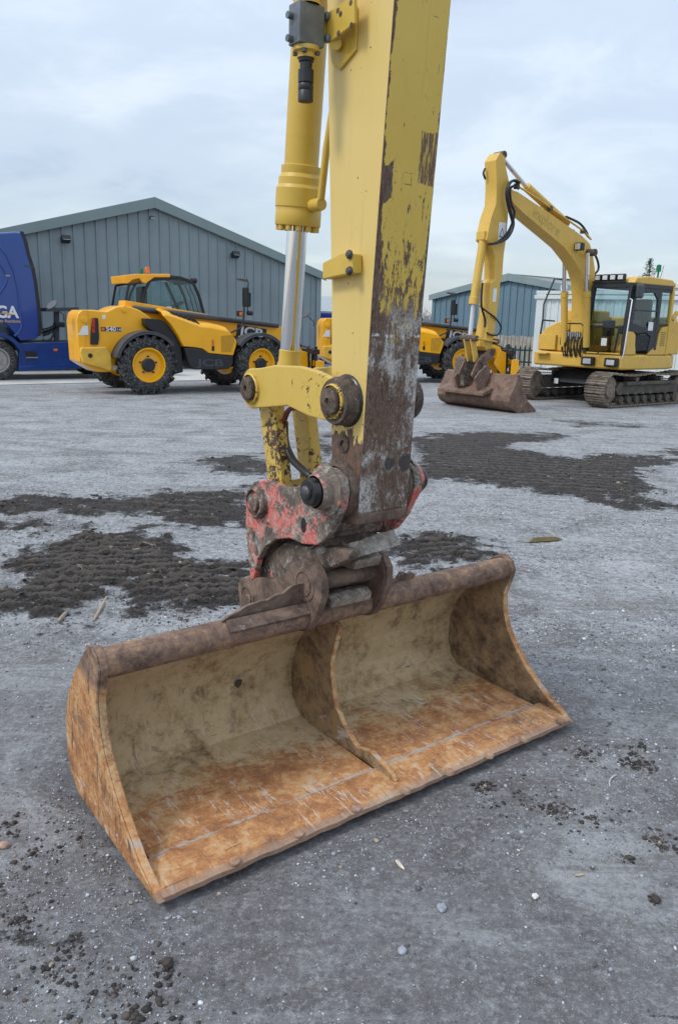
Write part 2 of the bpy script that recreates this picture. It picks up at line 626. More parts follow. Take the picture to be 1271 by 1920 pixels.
def m_rust_bucket():
    g = G('rusted_bucket_steel')
    p = g.coord()
    x, y, z = g.xyz(p)
    nx, ny, nz = g.xyz(g.coord('Normal'))
    a = g.noise(p, 2.6, 7, 0.66, 0.5)
    b = g.noise(p, 10, 9, 0.74, 0.4)
    c = g.noise(p, 75, 6, 0.76)
    d = g.noise(p, 28, 8, 0.75, 0.6)
    st = g.noise(g.mul3(p, (2.2, 15, 15)), 1.0, 7, 0.68, 0.5)
    orange = g.ramp(b * 0.42 + st * 0.16 + d * 0.27 + c * 0.15, [(0.36, (0.110, 0.058, 0.036)), (0.43, (0.27, 0.122, 0.055)), (0.49, (0.42, 0.190, 0.075)), (0.53, (0.53, 0.285, 0.120)), (0.575, (0.54, 0.37, 0.215)), (0.64, (0.62, 0.53, 0.42))])
    tan = g.ramp(a * 0.28 + b * 0.34 + d * 0.25 + c * 0.13, [(0.36, (0.085, 0.055, 0.030)), (0.43, (0.33, 0.225, 0.115)), (0.49, (0.52, 0.385, 0.215)), (0.55, (0.60, 0.46, 0.275)), (0.61, (0.54, 0.34, 0.145)), (0.68, (0.24, 0.105, 0.040))])
    purple = g.ramp(b * 0.5 + d * 0.5, [(0.36, (0.050, 0.034, 0.030)), (0.46, (0.170, 0.105, 0.078)), (0.54, (0.265, 0.170, 0.120)), (0.60, (0.42, 0.24, 0.105)), (0.72, (0.46, 0.39, 0.31))])
    brown = g.ramp(b * 0.5 + a * 0.3 + d * 0.2, [(0.39, (0.060, 0.042, 0.030)), (0.46, (0.21, 0.145, 0.088)), (0.53, (0.36, 0.25, 0.135)), (0.60, (0.42, 0.225, 0.075)), (0.68, (0.36, 0.33, 0.28))])
    # dried soil on the curved back, scoured orange floor, dark oxide top, grimy inside of the far end
    back = g.sm(y + (a - 0.5) * 0.6 + (d - 0.5) * 0.45, 0.36, 0.54) * g.sm(z, 0.58, 0.5) * g.sm(g.m('ABSOLUTE', nx), 0.6, 0.4)
    col_ = g.mix(back, orange, tan)
    end_in = g.sm(nx * -1.0, 0.6, 0.8) * g.sm(x, 0.5, 0.6)
    col_ = g.mix(end_in * 0.9, col_, brown)
    mid_in = g.sm(g.m('ABSOLUTE', x - MID), 0.03, 0.02) * g.sm(g.m('ABSOLUTE', nx), 0.6, 0.8)
    col_ = g.mix(mid_in * 0.45, col_, brown)
    top = g.sm(z + (b - 0.5) * 0.10, 0.48, 0.53)
    col_ = g.mix(top, col_, purple)
    dark = g.sm(g.noise(p, 5.0, 9, 0.80, 1.0), 0.555, 0.63)
    col_ = g.mix(dark * 0.50, col_, (0.07, 0.047, 0.036))
    # dark gouges running up the near end plate
    out_l = g.sm(x, 0.02, 0.0) * g.sm(nx * -1.0, 0.5, 0.8)
    gouge = g.sm(g.noise(g.mul3(p, (1, 26, 4)), 1.0, 6, 0.7, 0.9), 0.56, 0.62) * out_l
    col_ = g.mix(gouge * 0.85, col_, (0.05, 0.038, 0.032))
    pale = g.sm(g.noise(g.mul3(p, (1, 34, 7)), 1.0, 6, 0.75, 0.5), 0.64, 0.68) * out_l
    col_ = g.mix(pale * 0.8, col_, (0.50, 0.47, 0.42))
    # scratches along and across the floor
    s1 = g.sm(g.noise(g.mul3(p, (5, 120, 60)), 1.0, 3, 0.55, 0.8), 0.70, 0.72)
    s2 = g.sm(g.noise(g.mul3(p, (70, 9, 20)), 1.0, 6, 0.75, 0.5), 0.565, 0.60) * g.sm(a, 0.44, 0.52) * g.sm(z, 0.12, 0.08)
    col_ = g.mix(s1 * 0.7, col_, (0.045, 0.035, 0.03))
    col_ = g.mix(s2 * 0.8, col_, (0.60, 0.52, 0.45))
    # silt along the weld in front of the floor plate
    wl = g.m('ABSOLUTE', y - 0.172 + (b - 0.5) * 0.05)
    weld = g.sm(wl, g.lin(d, 0.35, 0.65, 0.004, 0.030), 0.002) * g.sm(z, 0.12, 0.08) * g.sm(nz, 0.5, 0.7) * g.sm(b, 0.40, 0.52)
    col_ = g.mix(weld * 0.9, col_, g.mix(c, (0.26, 0.27, 0.28), (0.54, 0.53, 0.50)))
    lip = g.sm(y + (d - 0.5) * 0.05, 0.035, 0.012) * g.sm(z, 0.06, 0.03)
    col_ = g.mix(lip * 0.65, col_, g.mix(st, (0.17, 0.11, 0.085), (0.42, 0.33, 0.27)))
    s3 = g.sm(g.noise(g.mul3(p, (110, 4, 8)), 1.0, 3, 0.6, 0.3), 0.66, 0.69) * g.sm(z, 0.5, 0.4)
    col_ = g.mix(s3 * 0.45, col_, (0.15, 0.085, 0.05))
    grit = g.sm(c, 0.58, 0.68)
    col_ = g.mix(grit * 0.40, col_, (0.06, 0.045, 0.035))
    col_ = g.mix(g.sm(c, 0.42, 0.32) * 0.30, col_, (0.58, 0.46, 0.32))
    hgt = b * 0.55 + c * 0.35 + d * 0.45 - s1 * 0.3
    return g.done(col_, g.lin(b, 0.3, 0.7, 0.62, 0.9), 0.0, bump=hgt, bd=0.011, bs=0.75, spec=0.35)


def m_rust(name, ca, cb, scuff=0.0, sc_=9, red=0.0, seed=0.0):
    g = G(name)
    p = g.coord()
    a = g.noise(p, sc_, 9, 0.76, 0.5)
    b = g.noise(p, sc_ * 4.5, 7, 0.76)
    big = g.noise(g.mul3(p, (1.0, 1.0, 1.0)), sc_ * 0.55, 4, 0.6, 0.3 + seed)
    k = g.mix(g.sm(a, 0.32, 0.68), ca, cb)
    k = g.mix(g.sm(b, 0.6, 0.75) * 0.5, k, (0.03, 0.024, 0.02))
    if red > 0:
        rm = g.sm(big * 0.55 + b * 0.30 + a * 0.15, 0.605 - red * 0.2, 0.625 - red * 0.2)
        k = g.mix(rm * 0.92, k, g.mix(g.sm(b, 0.35, 0.65), (0.48, 0.085, 0.070), (0.64, 0.22, 0.18)))
    if scuff > 0:
        s_ = g.sm(g.noise(p, sc_ * 1.7, 10, 0.85, 0.7), 0.60 - 0.17 * scuff, 0.68 - 0.12 * scuff)
        k = g.mix(s_ * 0.85, k, g.mix(a, (0.30, 0.28, 0.25), (0.52, 0.50, 0.46)))
    return g.done(k, 0.72, bump=a * 0.6 + b * 0.5, bd=0.006, bs=0.7, spec=0.35)


BKT_L = gnd(310, 1692, 0.0)
_R = gnd(1068, 1357, 0.0)
YAW = math.atan2(_R[1] - BKT_L[1], _R[0] - BKT_L[0])
WID = float(np.hypot(_R[0] - BKT_L[0], _R[1] - BKT_L[1]))
MID = WID / 2
FG = Frame(BKT_L, YAW)


def fs(px, py, off):            # ray meets the arm's side plane at offset off from its middle -> (s, z)
    d = ray(px, py)
    o = FG.o + FG.x * (MID + off)
    P = CAM + d * (((o - CAM) @ FG.x) / (d @ FG.x))
    return -float((P - FG.o) @ FG.y), float(P[2])


def fsl(pts, off):
    return [fs(a, b, off) for a, b in pts]


def fu(px, py, s0):             # ray meets the plane at depth s0 -> (u, z)
    d = ray(px, py)
    o = FG.o - FG.y * s0
    P = CAM + d * (((o - CAM) @ FG.y) / (d @ FG.y))
    return float((P - FG.o) @ FG.x), float(P[2])


M_ARM = m_arm()
M_CHIP = m_chip_yellow(amt=0.345)
M_CHIP2 = m_chip_yellow('battered_yellow_paint', amt=0.405, grime=0.45, scale=26)
M_CYL = m_chip_yellow('cylinder_yellow_paint', amt=0.27, scale=30, base=((0.55, 0.36, 0.045), (0.62, 0.42, 0.07)))
M_BKT = m_rust_bucket()
M_EAR = m_rust('brown_oxide_steel', (0.055, 0.036, 0.030), (0.235, 0.16, 0.12), 0.22, 8)
M_HITCH = m_rust('red_chipped_hitch', (0.06, 0.045, 0.036), (0.22, 0.175, 0.14), 0.60, 11, red=0.45)
M_HITCH2 = m_rust('muddy_hitch_steel', (0.045, 0.034, 0.027), (0.19, 0.14, 0.105), 0.48, 11, red=0.16, seed=0.4)
M_SCUFF = m_rust('scuffed_hitch_plate', (0.10, 0.075, 0.058), (0.30, 0.25, 0.20), 0.62, 16)
M_PIN = m_rust('dark_pin_steel', (0.035, 0.027, 0.022), (0.155, 0.108, 0.080), 0.22, 22)
M_GREASE = plain('black_grease', (0.014, 0.013, 0.014), 0.22, 0, 0.3, 30, bumpd=0.004)
M_CHROME = G('chromed_rod')
M_CHROME = M_CHROME.done((0.72, 0.73, 0.74), 0.045, 1.0)
M_BLOCK = plain('zinc_grey_block', (0.16, 0.175, 0.18), 0.5, 0.6, 0.25, 14)
M_BLACK = plain('black_plastic', (0.012, 0.013, 0.015), 0.42, 0, 0.2, 10)
M_RUBBER = plain('black_hose_rubber', (0.010, 0.010, 0.011), 0.45, 0, 0.2, 20)
M_HOSE_RED = plain('faded_red_hose', (0.16, 0.03, 0.025), 0.5, 0, 0.3, 20)
M_BOLT = plain('dark_bolt_steel', (0.10, 0.095, 0.10), 0.45, 0.7, 0.3, 40)
M_JCB = plain('glossy_machine_yellow', (0.92, 0.43, 0.004), 0.30, 0, 0.05, 2, coat=0.35, dirt=0.06, dirtc=(0.30, 0.17, 0.04))
M_JCBD = plain('faded_machine_yellow', (0.72, 0.42, 0.05), 0.5, 0, 0.12, 5, dirt=0.25, dirtc=(0.35, 0.24, 0.10))
M_DGREY = plain('grey_moulded_plastic', (0.055, 0.06, 0.068), 0.5, 0, 0.15, 5, dirt=0.2)
M_CHAR = plain('charcoal_plastic', (0.016, 0.018, 0.022), 0.4, 0, 0.15, 5)
M_TYRE = plain('dusty_tyre_rubber', (0.016, 0.016, 0.017), 0.75, 0, 0.3, 8, dirt=0.6, dirtc=(0.17, 0.165, 0.16))
M_GLASS = glassmat('tinted_cab_glass', (0.78, 0.87, 0.88))
M_GLASS_D = glassmat('dark_cab_glass', (0.50, 0.60, 0.61))
M_MIRROR = G('mirror_glass').done((0.6, 0.63, 0.66), 0.05, 1.0)
M_LAMP = plain('clear_lamp_lens', (0.62, 0.63, 0.62), 0.15, 0.3, 0.08, 20)
M_ORANGE = plain('orange_lens', (0.75, 0.16, 0.01), 0.25, 0, 0.1, 10)
M_GREEN = plain('green_lens', (0.0, 0.16, 0.06), 0.25, 0, 0.1, 10)
M_REDL = plain('red_lens', (0.45, 0.02, 0.012), 0.25, 0, 0.1, 10)
M_WHITE = plain('white_paper', (0.72, 0.73, 0.74), 0.6, 0, 0.05, 10)
M_BLUE = plain('deep_blue_truck_paint', (0.002, 0.050, 0.265), 0.20, 0, 0.08, 1.5, coat=0.6)
M_BLUED = plain('blue_side_skirt', (0.003, 0.036, 0.18), 0.35, 0, 0.12, 3, coat=0.2)
M_RIM = plain('alloy_rim', (0.42, 0.42, 0.42), 0.4, 0.7, 0.15, 12)
M_KOM = m_chip_yellow('weathered_excavator_yellow', amt=0.225, scale=9, base=((0.58, 0.345, 0.042), (0.70, 0.45, 0.095)), grime=0.22)
M_TRACK = m_rust('muddy_track_steel', (0.095, 0.074, 0.058), (0.29, 0.235, 0.185), 0.25, 7)
M_UNDER = plain('dirty_undercarriage', (0.085, 0.072, 0.060), 0.8, 0, 0.4, 6, dirt=0.35)
M_RBKT = m_rust('brown_rusty_bucket', (0.10, 0.060, 0.044), (0.23, 0.150, 0.108), 0.08, 6)
M_CLAD = plain('blue_grey_cladding', (0.215, 0.268, 0.290), 0.5, 0.0, 0.10, 0.6, dirt=0.10, dirtc=(0.16, 0.21, 0.225))
M_CLADR = plain('cladding_rib_steel', (0.150, 0.205, 0.235), 0.5, 0.0, 0.06, 0.6)
M_CLAD2 = plain('slate_blue_cladding', (0.125, 0.20, 0.245), 0.5, 0.0, 0.06, 0.6)
M_TRIM = plain('grey_green_trim', (0.205, 0.265, 0.265), 0.5, 0.0, 0.06, 1.0)
M_ROOF = plain('grey_roof_sheet', (0.30, 0.33, 0.34), 0.5, 0, 0.08, 1.0)
M_CONT = plain('white_container_paint', (0.60, 0.64, 0.63), 0.5, 0, 0.06, 1.0, dirt=0.12, dirtc=(0.42, 0.42, 0.38))
M_FENCEG = plain('dark_green_palisade', (0.006, 0.035, 0.030), 0.5, 0, 0.15, 4)
M_FENCEW = plain('pale_weathered_boards', (0.42, 0.36, 0.29), 0.85, 0, 0.2, 3)
M_CONC = plain('pale_concrete', (0.50, 0.49, 0.46), 0.9, 0, 0.12, 1.2)
M_BLUECONT = plain('blue_container_paint', (0.006, 0.045, 0.24), 0.5, 0, 0.1, 1.5)


# ------------------------------------------------------------------ ground
def vnoise(x, y, cell, seed):
    rs = np.random.RandomState(seed)
    g = rs.rand(256, 256)
    X, Y = x / cell, y / cell
    xi, yi = np.floor(X).astype(int), np.floor(Y).astype(int)
    fx, fy = X - xi, Y - yi
    fx = fx * fx * (3 - 2 * fx)
    fy = fy * fy * (3 - 2 * fy)
    a = g[xi % 256, yi % 256]
    b = g[(xi + 1) % 256, yi % 256]
    c = g[xi % 256, (yi + 1) % 256]
    d = g[(xi + 1) % 256, (yi + 1) % 256]
    return (a * (1 - fx) + b * fx) * (1 - fy) + (c * (1 - fx) + d * fx) * fy - 0.5


def fbm(x, y, cell, seed, octs=4, gain=0.5):
    r_ = 0
    k = 1.0
    for i in range(octs):
        r_ = r_ + k * vnoise(x + 17.3 * i, y - 9.1 * i, cell / 2 ** i, seed + i)
        k *= gain
    return r_


MUD = [  # outlines seen on the ground, strength, direction of the track prints
    ([(-60, 935), (60, 940), (150, 947), (270, 930), (400, 925), (480, 918), (480, 990), (350, 992), (230, 972), (120, 978), (0, 978), (-60, 985)], 1.0, 2),
    ([(60, 1020), (150, 1000), (270, 1000), (330, 1030), (480, 1045), (480, 1108), (370, 1132), (310, 1120), (255, 1162), (222, 1142), (232, 1102), (100, 1152), (-60, 1165), (-60, 1090), (120, 1072), (100, 1052)], 1.0, 1),
    ([(350, 862), (440, 850), (510, 853), (510, 886), (430, 882)], 0.9, 0),
    ([(440, 815), (515, 822), (515, 832), (440, 826)], 0.55, 0),
    ([(590, 820), (640, 815), (640, 880), (590, 885)], 0.9, 0),
    ([(765, 822), (930, 806), (1060, 815), (965, 836), (1040, 856), (1150, 850), (1205, 860), (1290, 838), (1290, 858), (1205, 882), (1190, 912), (1262, 946), (1120, 946), (950, 916), (870, 906), (765, 896)], 1.0, 2),
    ([(740, 995), (800, 1000), (945, 1030), (905, 1052), (800, 1062), (745, 1050)], 0.95, 1),
    ([(1000, 779), (1250, 797), (1240, 808), (1050, 797)], 0.6, 2),
    ([(865, 960), (960, 970), (950, 982), (860, 975)], 0.5, 0),
    ([(-40, 1700), (120, 1750), (240, 1830), (200, 1900), (60, 1930), (-40, 1870)], 0.50, 0),
    ([(1035, 1265), (1090, 1255), (1130, 1275), (1090, 1290), (1040, 1285)], 0.42, 0),
    ([(1210, 1800), (1300, 1850), (1300, 1900), (1230, 1840)], 0.62, 0),
    ([(1060, 1395), (1115, 1395), (1110, 1445), (1070, 1440)], 0.62, 0),
    ([(1170, 1400), (1230, 1395), (1240, 1450), (1180, 1460)], 0.5, 0),
    ([(1010, 1490), (1070, 1490), (1075, 1530), (1015, 1535)], 0.5, 0),
    ([(850, 1015), (1000, 1020), (1040, 1000), (1060, 1020), (1000, 1050), (870, 1050)], 0.42, 0),
]


def polydist(px, py, poly):
    n = len(poly)
    inside = np.zeros(px.shape, bool)
    dm = np.full(px.shape, 1e9)
    for i in range(n):
        x0, y0 = poly[i]
        x1, y1 = poly[(i + 1) % n]
        c = ((y0 > py) != (y1 > py)) & (px < (x1 - x0) * (py - y0) / (y1 - y0 + 1e-12) + x0)
        inside ^= c
        dx, dy = x1 - x0, y1 - y0
        t = np.clip(((px - x0) * dx + (py - y0) * dy) / (dx * dx + dy * dy + 1e-12), 0, 1)
        dm = np.minimum(dm, np.hypot(px - x0 - t * dx, py - y0 - t * dy))
    return np.where(inside, dm, -dm)


def mud_mask(x, y):
    wx = x + fbm(x, y, 0.45, 51, 5, 0.65) * 0.40
    wy = y + fbm(x, y, 0.45, 71, 5, 0.65) * 0.55
    m = np.zeros(x.shape)
    ridge = np.zeros(x.shape)
    for poly, st, kind in MUD:
        pg = [tuple(gnd(a, b)[:2]) for a, b in poly]
        d = polydist(wx, wy, pg)
        k = np.clip(0.5 + d / np.clip(0.10 * y, 0.3, 0.9), 0, 1) * st
        if kind == 1:
            ph = (y * 0.97 - x * 0.25 + fbm(x, y, 0.8, 91, 2) * 0.06) * 2 * math.pi / 0.115
            ridge = np.maximum(ridge, k * (0.5 + 0.5 * np.sin(ph)))
        elif kind == 2:
            ph = (y * 0.98 + x * 0.18 + fbm(x, y, 0.8, 93, 2) * 0.12) * 2 * math.pi / 0.19
            ridge = np.maximum(ridge, k * (0.5 + 0.5 * np.sin(ph)) * 0.8)
        m = np.maximum(m, k)
    return m, ridge


def lines(segs):
    out = [segs[0][0]]
    for a, b, st in segs:
        n = max(1, int(round((b - a) / st)))
        out += list(np.linspace(a, b, n + 1)[1:])
    return np.array(out)


xs = lines([(-3.6, 3.6, 0.020), (3.6, 6.5, 0.035), (6.5, 12, 0.12), (12, 30, 1.0), (30, 400, 18)])
xl = -lines([(3.6, 6.5, 0.035), (6.5, 12, 0.15), (12, 30, 1.0), (30, 400, 18)])[::-1]
xs = np.concatenate([xl[:-1], xs])
ys = lines([(-60, -4, 8), (-4, 1.0, 0.25), (1.0, 6.4, 0.018), (6.4, 12.5, 0.034), (12.5, 24, 0.15), (24, 60, 2), (60, 700, 30)])
GX, GY = np.meshgrid(xs, ys)
gx, gy = GX.ravel(), GY.ravel()
mud, ridge = mud_mask(gx, gy)
near = np.clip((14 - np.hypot(gx, gy)) / 8, 0, 1)
# ground sunk under the bucket to put a shadow gap below its lip
bl = [FG.loc((a, b, 0)) for a, b in ((0, 0),)]
lx = (gx - FG.o[0]) * FG.x[0] + (gy - FG.o[1]) * FG.x[1]
ly = (gx - FG.o[0]) * FG.y[0] + (gy - FG.o[1]) * FG.y[1]
inb = np.clip(1 - np.maximum(np.maximum(-lx, lx - WID), np.maximum(-ly, ly - 0.8)) / 0.12, 0, 1)
gz = fbm(gx, gy, 1.1, 11, 3) * 0.016 * near + fbm(gx, gy, 0.11, 21, 3) * 0.007 * near
gz += mud ** 1.5 * (0.008 + np.abs(fbm(gx, gy, 0.07, 31, 3, 0.6)) * 0.05) * near + ridge * 0.045 * near
gz = gz * (1 - inb) - 0.028 * inb - 0.004
gv = np.stack([gx, gy, gz], 1)
nxg, nyg = len(xs), len(ys)
idx = np.arange(nxg * nyg).reshape(nyg, nxg)
gf = np.stack([idx[:-1, :-1].ravel(), idx[:-1, 1:].ravel(), idx[1:, 1:].ravel(), idx[1:, :-1].ravel()], 1)
gm = bpy.data.meshes.new('ground')
gm.vertices.add(len(gv))
gm.vertices.foreach_set('co', gv.ravel())
gm.loops.add(gf.size)
gm.loops.foreach_set('vertex_index', gf.ravel())
gm.polygons.add(len(gf))
gm.polygons.foreach_set('loop_start', np.arange(0, gf.size, 4))
gm.polygons.foreach_set('use_smooth', np.ones(len(gf), bool))
gm.update()
at = gm.attributes.new('mud', 'FLOAT', 'POINT')
at.data.foreach_set('value', mud.astype(np.float32))
at = gm.attributes.new('ridge', 'FLOAT', 'POINT')
at.data.foreach_set('value', ridge.astype(np.float32))


def m_ground():
    g = G('wet_compacted_gravel')
    p = g.coord()
    x, y, z = g.xyz(p)
    big = g.noise(p, 0.33, 5, 0.6, 0.8)
    mid = g.noise(p, 1.5, 8, 0.70, 0.7)
    med = g.noise(p, 8, 9, 0.78, 0.4)
    fine = g.noise(p, 55, 8, 0.80)
    vf = g.noise(p, 230, 4, 0.75)
    # damper, darker ground round the bucket, drier paler stone further off
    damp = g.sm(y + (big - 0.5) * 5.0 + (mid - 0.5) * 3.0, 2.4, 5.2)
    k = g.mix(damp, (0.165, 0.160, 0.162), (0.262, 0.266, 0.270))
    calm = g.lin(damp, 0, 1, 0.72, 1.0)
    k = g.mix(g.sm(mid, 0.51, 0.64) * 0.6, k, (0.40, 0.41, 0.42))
    k = g.mix(g.sm(mid, 0.49, 0.37) * 0.65, k, (0.095, 0.088, 0.086))
    k = g.mix(g.sm(med, 0.53, 0.68) * 0.5 * calm, k, (0.42, 0.43, 0.44))
    k = g.mix(g.sm(med, 0.45, 0.30) * 0.7 * calm, k, (0.075, 0.070, 0.068))
    grit = g.noise(p, 21, 6, 0.78, 0.3)
    far = g.lin(damp, 0, 1, 0.35, 1.0)
    k = g.mix(g.sm(grit, 0.52, 0.62) * 0.60 * far, k, (0.50, 0.515, 0.53))
    k = g.mix(g.sm(grit, 0.47, 0.37) * 0.75 * far, k, (0.060, 0.058, 0.058))
    # drags and tyre streaks
    rot = g.t.nodes.new('ShaderNodeMapping')
    rot.inputs['Rotation'].default_value = (0, 0, 0.55)
    rot.inputs['Scale'].default_value = (0.45, 4.5, 1)
    g.link(p, rot.inputs[0])
    streak = g.noise(V(g, rot.outputs[0]), 1.0, 7, 0.72, 0.8)
    k = g.mix(g.sm(streak, 0.53, 0.64) * 0.5, k, (0.105, 0.092, 0.086))
    k = g.mix(g.sm(streak, 0.45, 0.36) * 0.25, k, (0.43, 0.44, 0.45))
    film = g.sm(g.noise(g.mul3(p, (0.9, 2.2, 1)), 0.8, 7, 0.68, 1.0), 0.54, 0.66)
    k = g.mix(film * 0.5, k, (0.14, 0.12, 0.108))
    k = g.mix(g.sm(fine, 0.52, 0.62) * 0.6 * calm, k, (0.47, 0.48, 0.50))
    k = g.mix(g.sm(fine, 0.47, 0.37) * 0.75 * calm, k, (0.05, 0.048, 0.048))
    k = g.mix(g.sm(vf, 0.60, 0.68) * 0.7, k, (0.70, 0.71, 0.73))
    k = g.mix(g.sm(vf, 0.40, 0.32) * 0.6, k, (0.03, 0.03, 0.03))
    md = g.attr('mud')
    rd = g.attr('ridge')
    tread = g.noise(g.mul3(p, (2.0, 15, 1)), 1.0, 6, 0.72, 0.5)
    mm = g.sm(md * 0.92 + (med - 0.5) * 1.1 + (fine - 0.5) * 0.9 + (tread - 0.5) * 1.1 + (mid - 0.5) * 1.1, 0.44, 0.60) * 0.95
    mc = g.mix(g.sm(fine, 0.38, 0.64), (0.007, 0.0055, 0.005), (0.064, 0.050, 0.042))
    mc = g.mix(g.sm(rd + (med - 0.5) * 0.5 + (fine - 0.5) * 0.4, 0.50, 0.85) * 0.70, mc, (0.130, 0.107, 0.089))  # relief shading put into the mud colour: paler crests, darker grooves
    mc = g.mix(g.sm(vf, 0.58, 0.68) * 0.5, mc, (0.20, 0.165, 0.135))
    mc = g.mix(g.sm(g.noise(g.mul3(p, (8, 30, 9)), 1.0, 4, 0.6), 0.655, 0.69) * 0.8, mc, (0.42, 0.33, 0.235))
    k = g.mix(mm, k, mc)
    hgt = fine * 0.6 + vf * 0.25 + med * 0.5 + mm * (fine * 1.6 + med * 1.0)
    rgh = g.lin(damp, 0, 1, 0.62, 0.85)
    return g.done(k, rgh, 0.0, bump=hgt, bd=0.016, bs=0.9, spec=0.4)


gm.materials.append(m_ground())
go = bpy.data.objects.new('ground', gm)
col.objects.link(go)
go['kind'] = 'structure'

# pale concrete apron in front of the left shed
ap = MB()
a0, a1, a2, a3 = gnd(-260, 728), gnd(420, 712), gnd(560, 690), gnd(-260, 700)
ap.add([(p[0], p[1], 0.006) for p in (a0, a1, a2, a3)], [(0, 1, 2, 3)])
apo = ap.build('concrete_apron', M_CONC)
apo['kind'] = 'structure'

# puddle
pp = [gnd(a, b) for a, b in ((968, 1014), (985, 1009), (1010, 1008), (1040, 1007), (1054, 1010), (1045, 1014), (1015, 1016), (985, 1018))]
pu = MB()
pu.add([(p[0], p[1], 0.003) for p in pp], [tuple(range(8))])
M_WATER = G('puddle_water').done((0.10, 0.085, 0.05), 0.03, 0.0, spec=0.8)
puo = pu.build('puddle', M_WATER)
puo['kind'] = 'structure'


# loose stones and soil crumbs
def ico():
    bm = bmesh.new()
    bmesh.ops.create_icosphere(bm, subdivisions=1, radius=1)
    v = np.array([q.co[:] for q in bm.verts])
    f = np.array([[q.index for q in t.verts] for t in bm.faces])
    bm.free()
    return v, f


IV, IF = ico()


def scatter(name, pts, sizes, cols, mat, flat=0.65, jag=0.35, seed=1):
    rs = np.random.RandomState(seed)
    n = len(pts)
    q = IV[None] * (1 + (rs.rand(n, len(IV), 1) - 0.5) * 2 * jag)
    q = q * np.stack([np.ones(n), 0.5 + rs.rand(n) * 0.6, flat * (0.6 + rs.rand(n) * 0.7)], 1)[:, None, :]
    a = rs.rand(n, 1) * 6.28
    c_, s_ = np.cos(a), np.sin(a)
    q = np.stack([q[..., 0] * c_ - q[..., 1] * s_, q[..., 0] * s_ + q[..., 1] * c_, q[..., 2]], 2)
    V_ = q * sizes[:, None, None] + pts[:, None, :] + np.stack([0 * sizes, 0 * sizes, sizes * 0.2], 1)[:, None, :]
    Fc = (IF[None] + (np.arange(n) * len(IV))[:, None, None]).reshape(-1, 3)
    me = bpy.data.meshes.new(name)
    me.vertices.add(n * len(IV))
    me.vertices.foreach_set('co', V_.ravel())
    me.loops.add(Fc.size)
    me.loops.foreach_set('vertex_index', Fc.ravel())
    me.polygons.add(len(Fc))
    me.polygons.foreach_set('loop_start', np.arange(0, Fc.size, 3))
    me.update()
    a = me.attributes.new('tone', 'FLOAT_COLOR', 'FACE')
    cc = np.repeat(np.concatenate([cols, np.ones((n, 1))], 1), len(IF), 0).astype(np.float32)
    a.data.foreach_set('color', cc.ravel())
    me.materials.append(mat)
    o = bpy.data.objects.new(name, me)
    col.objects.link(o)
    o['kind'] = 'stuff'
    return o


def m_tone(name, rough):
    g = G(name)
    p = g.coord()
    n = g.noise(p, 120, 4, 0.6)
    k = g.mix(g.sm(n, 0.4, 0.7) * 0.30, g.attr('tone', 'Color'), (0.06, 0.06, 0.06))
    return g.done(k, rough, bump=n, bd=0.003)


def outside_bucket(P):
    lx_ = (P[:, 0] - FG.o[0]) * FG.x[0] + (P[:, 1] - FG.o[1]) * FG.x[1]
    ly_ = (P[:, 0] - FG.o[0]) * FG.y[0] + (P[:, 1] - FG.o[1]) * FG.y[1]
    return ~((lx_ > -0.03) & (lx_ < WID + 0.03) & (ly_ > -0.03) & (ly_ < 0.82))


rs = np.random.RandomState(5)


def ground_z(P):
    xi = np.clip(np.searchsorted(xs, P[:, 0]) - 1, 0, nxg - 2)
    yi = np.clip(np.searchsorted(ys, P[:, 1]) - 1, 0, nyg - 2)
    return gz.reshape(nyg, nxg)[yi, xi]


n = 60000
yy = 1.05 * np.exp(rs.rand(n) * math.log(9.0 / 1.05))
P = np.stack([(rs.rand(n) - 0.5) * yy * 1.15 + 0.05 * yy, yy], 1)
dens = fbm(P[:, 0], P[:, 1], 0.8, 5, 3) + 0.5
P = P[(rs.rand(n) < np.clip((dens - 0.25) * 1.7, 0.12, 1)) & outside_bucket(P)]
n = len(P)
sz = (0.0016 + 0.0036 * rs.rand(n) ** 2.5) * np.clip(P[:, 1] / 2.2, 0.85, 1.9) + np.where(rs.rand(n) < 0.04, 0.0075 * rs.rand(n) ** 1.5, 0)
cb = np.array([(0.36, 0.38, 0.42), (0.22, 0.23, 0.25), (0.58, 0.60, 0.62), (0.10, 0.10, 0.105), (0.34, 0.29, 0.23)])
cc = cb[rs.choice(5, n, p=[0.36, 0.26, 0.12, 0.20, 0.06])] * (0.8 + 0.4 * rs.rand(n, 1))
mk, _ = mud_mask(P[:, 0], P[:, 1])
cc = cc * np.where(mk > 0.35, 0.22, 1.0)[:, None]
scatter('gravel', np.concatenate([P, ground_z(P)[:, None]], 1), sz, cc, m_tone('loose_gravel', 0.7), seed=3)

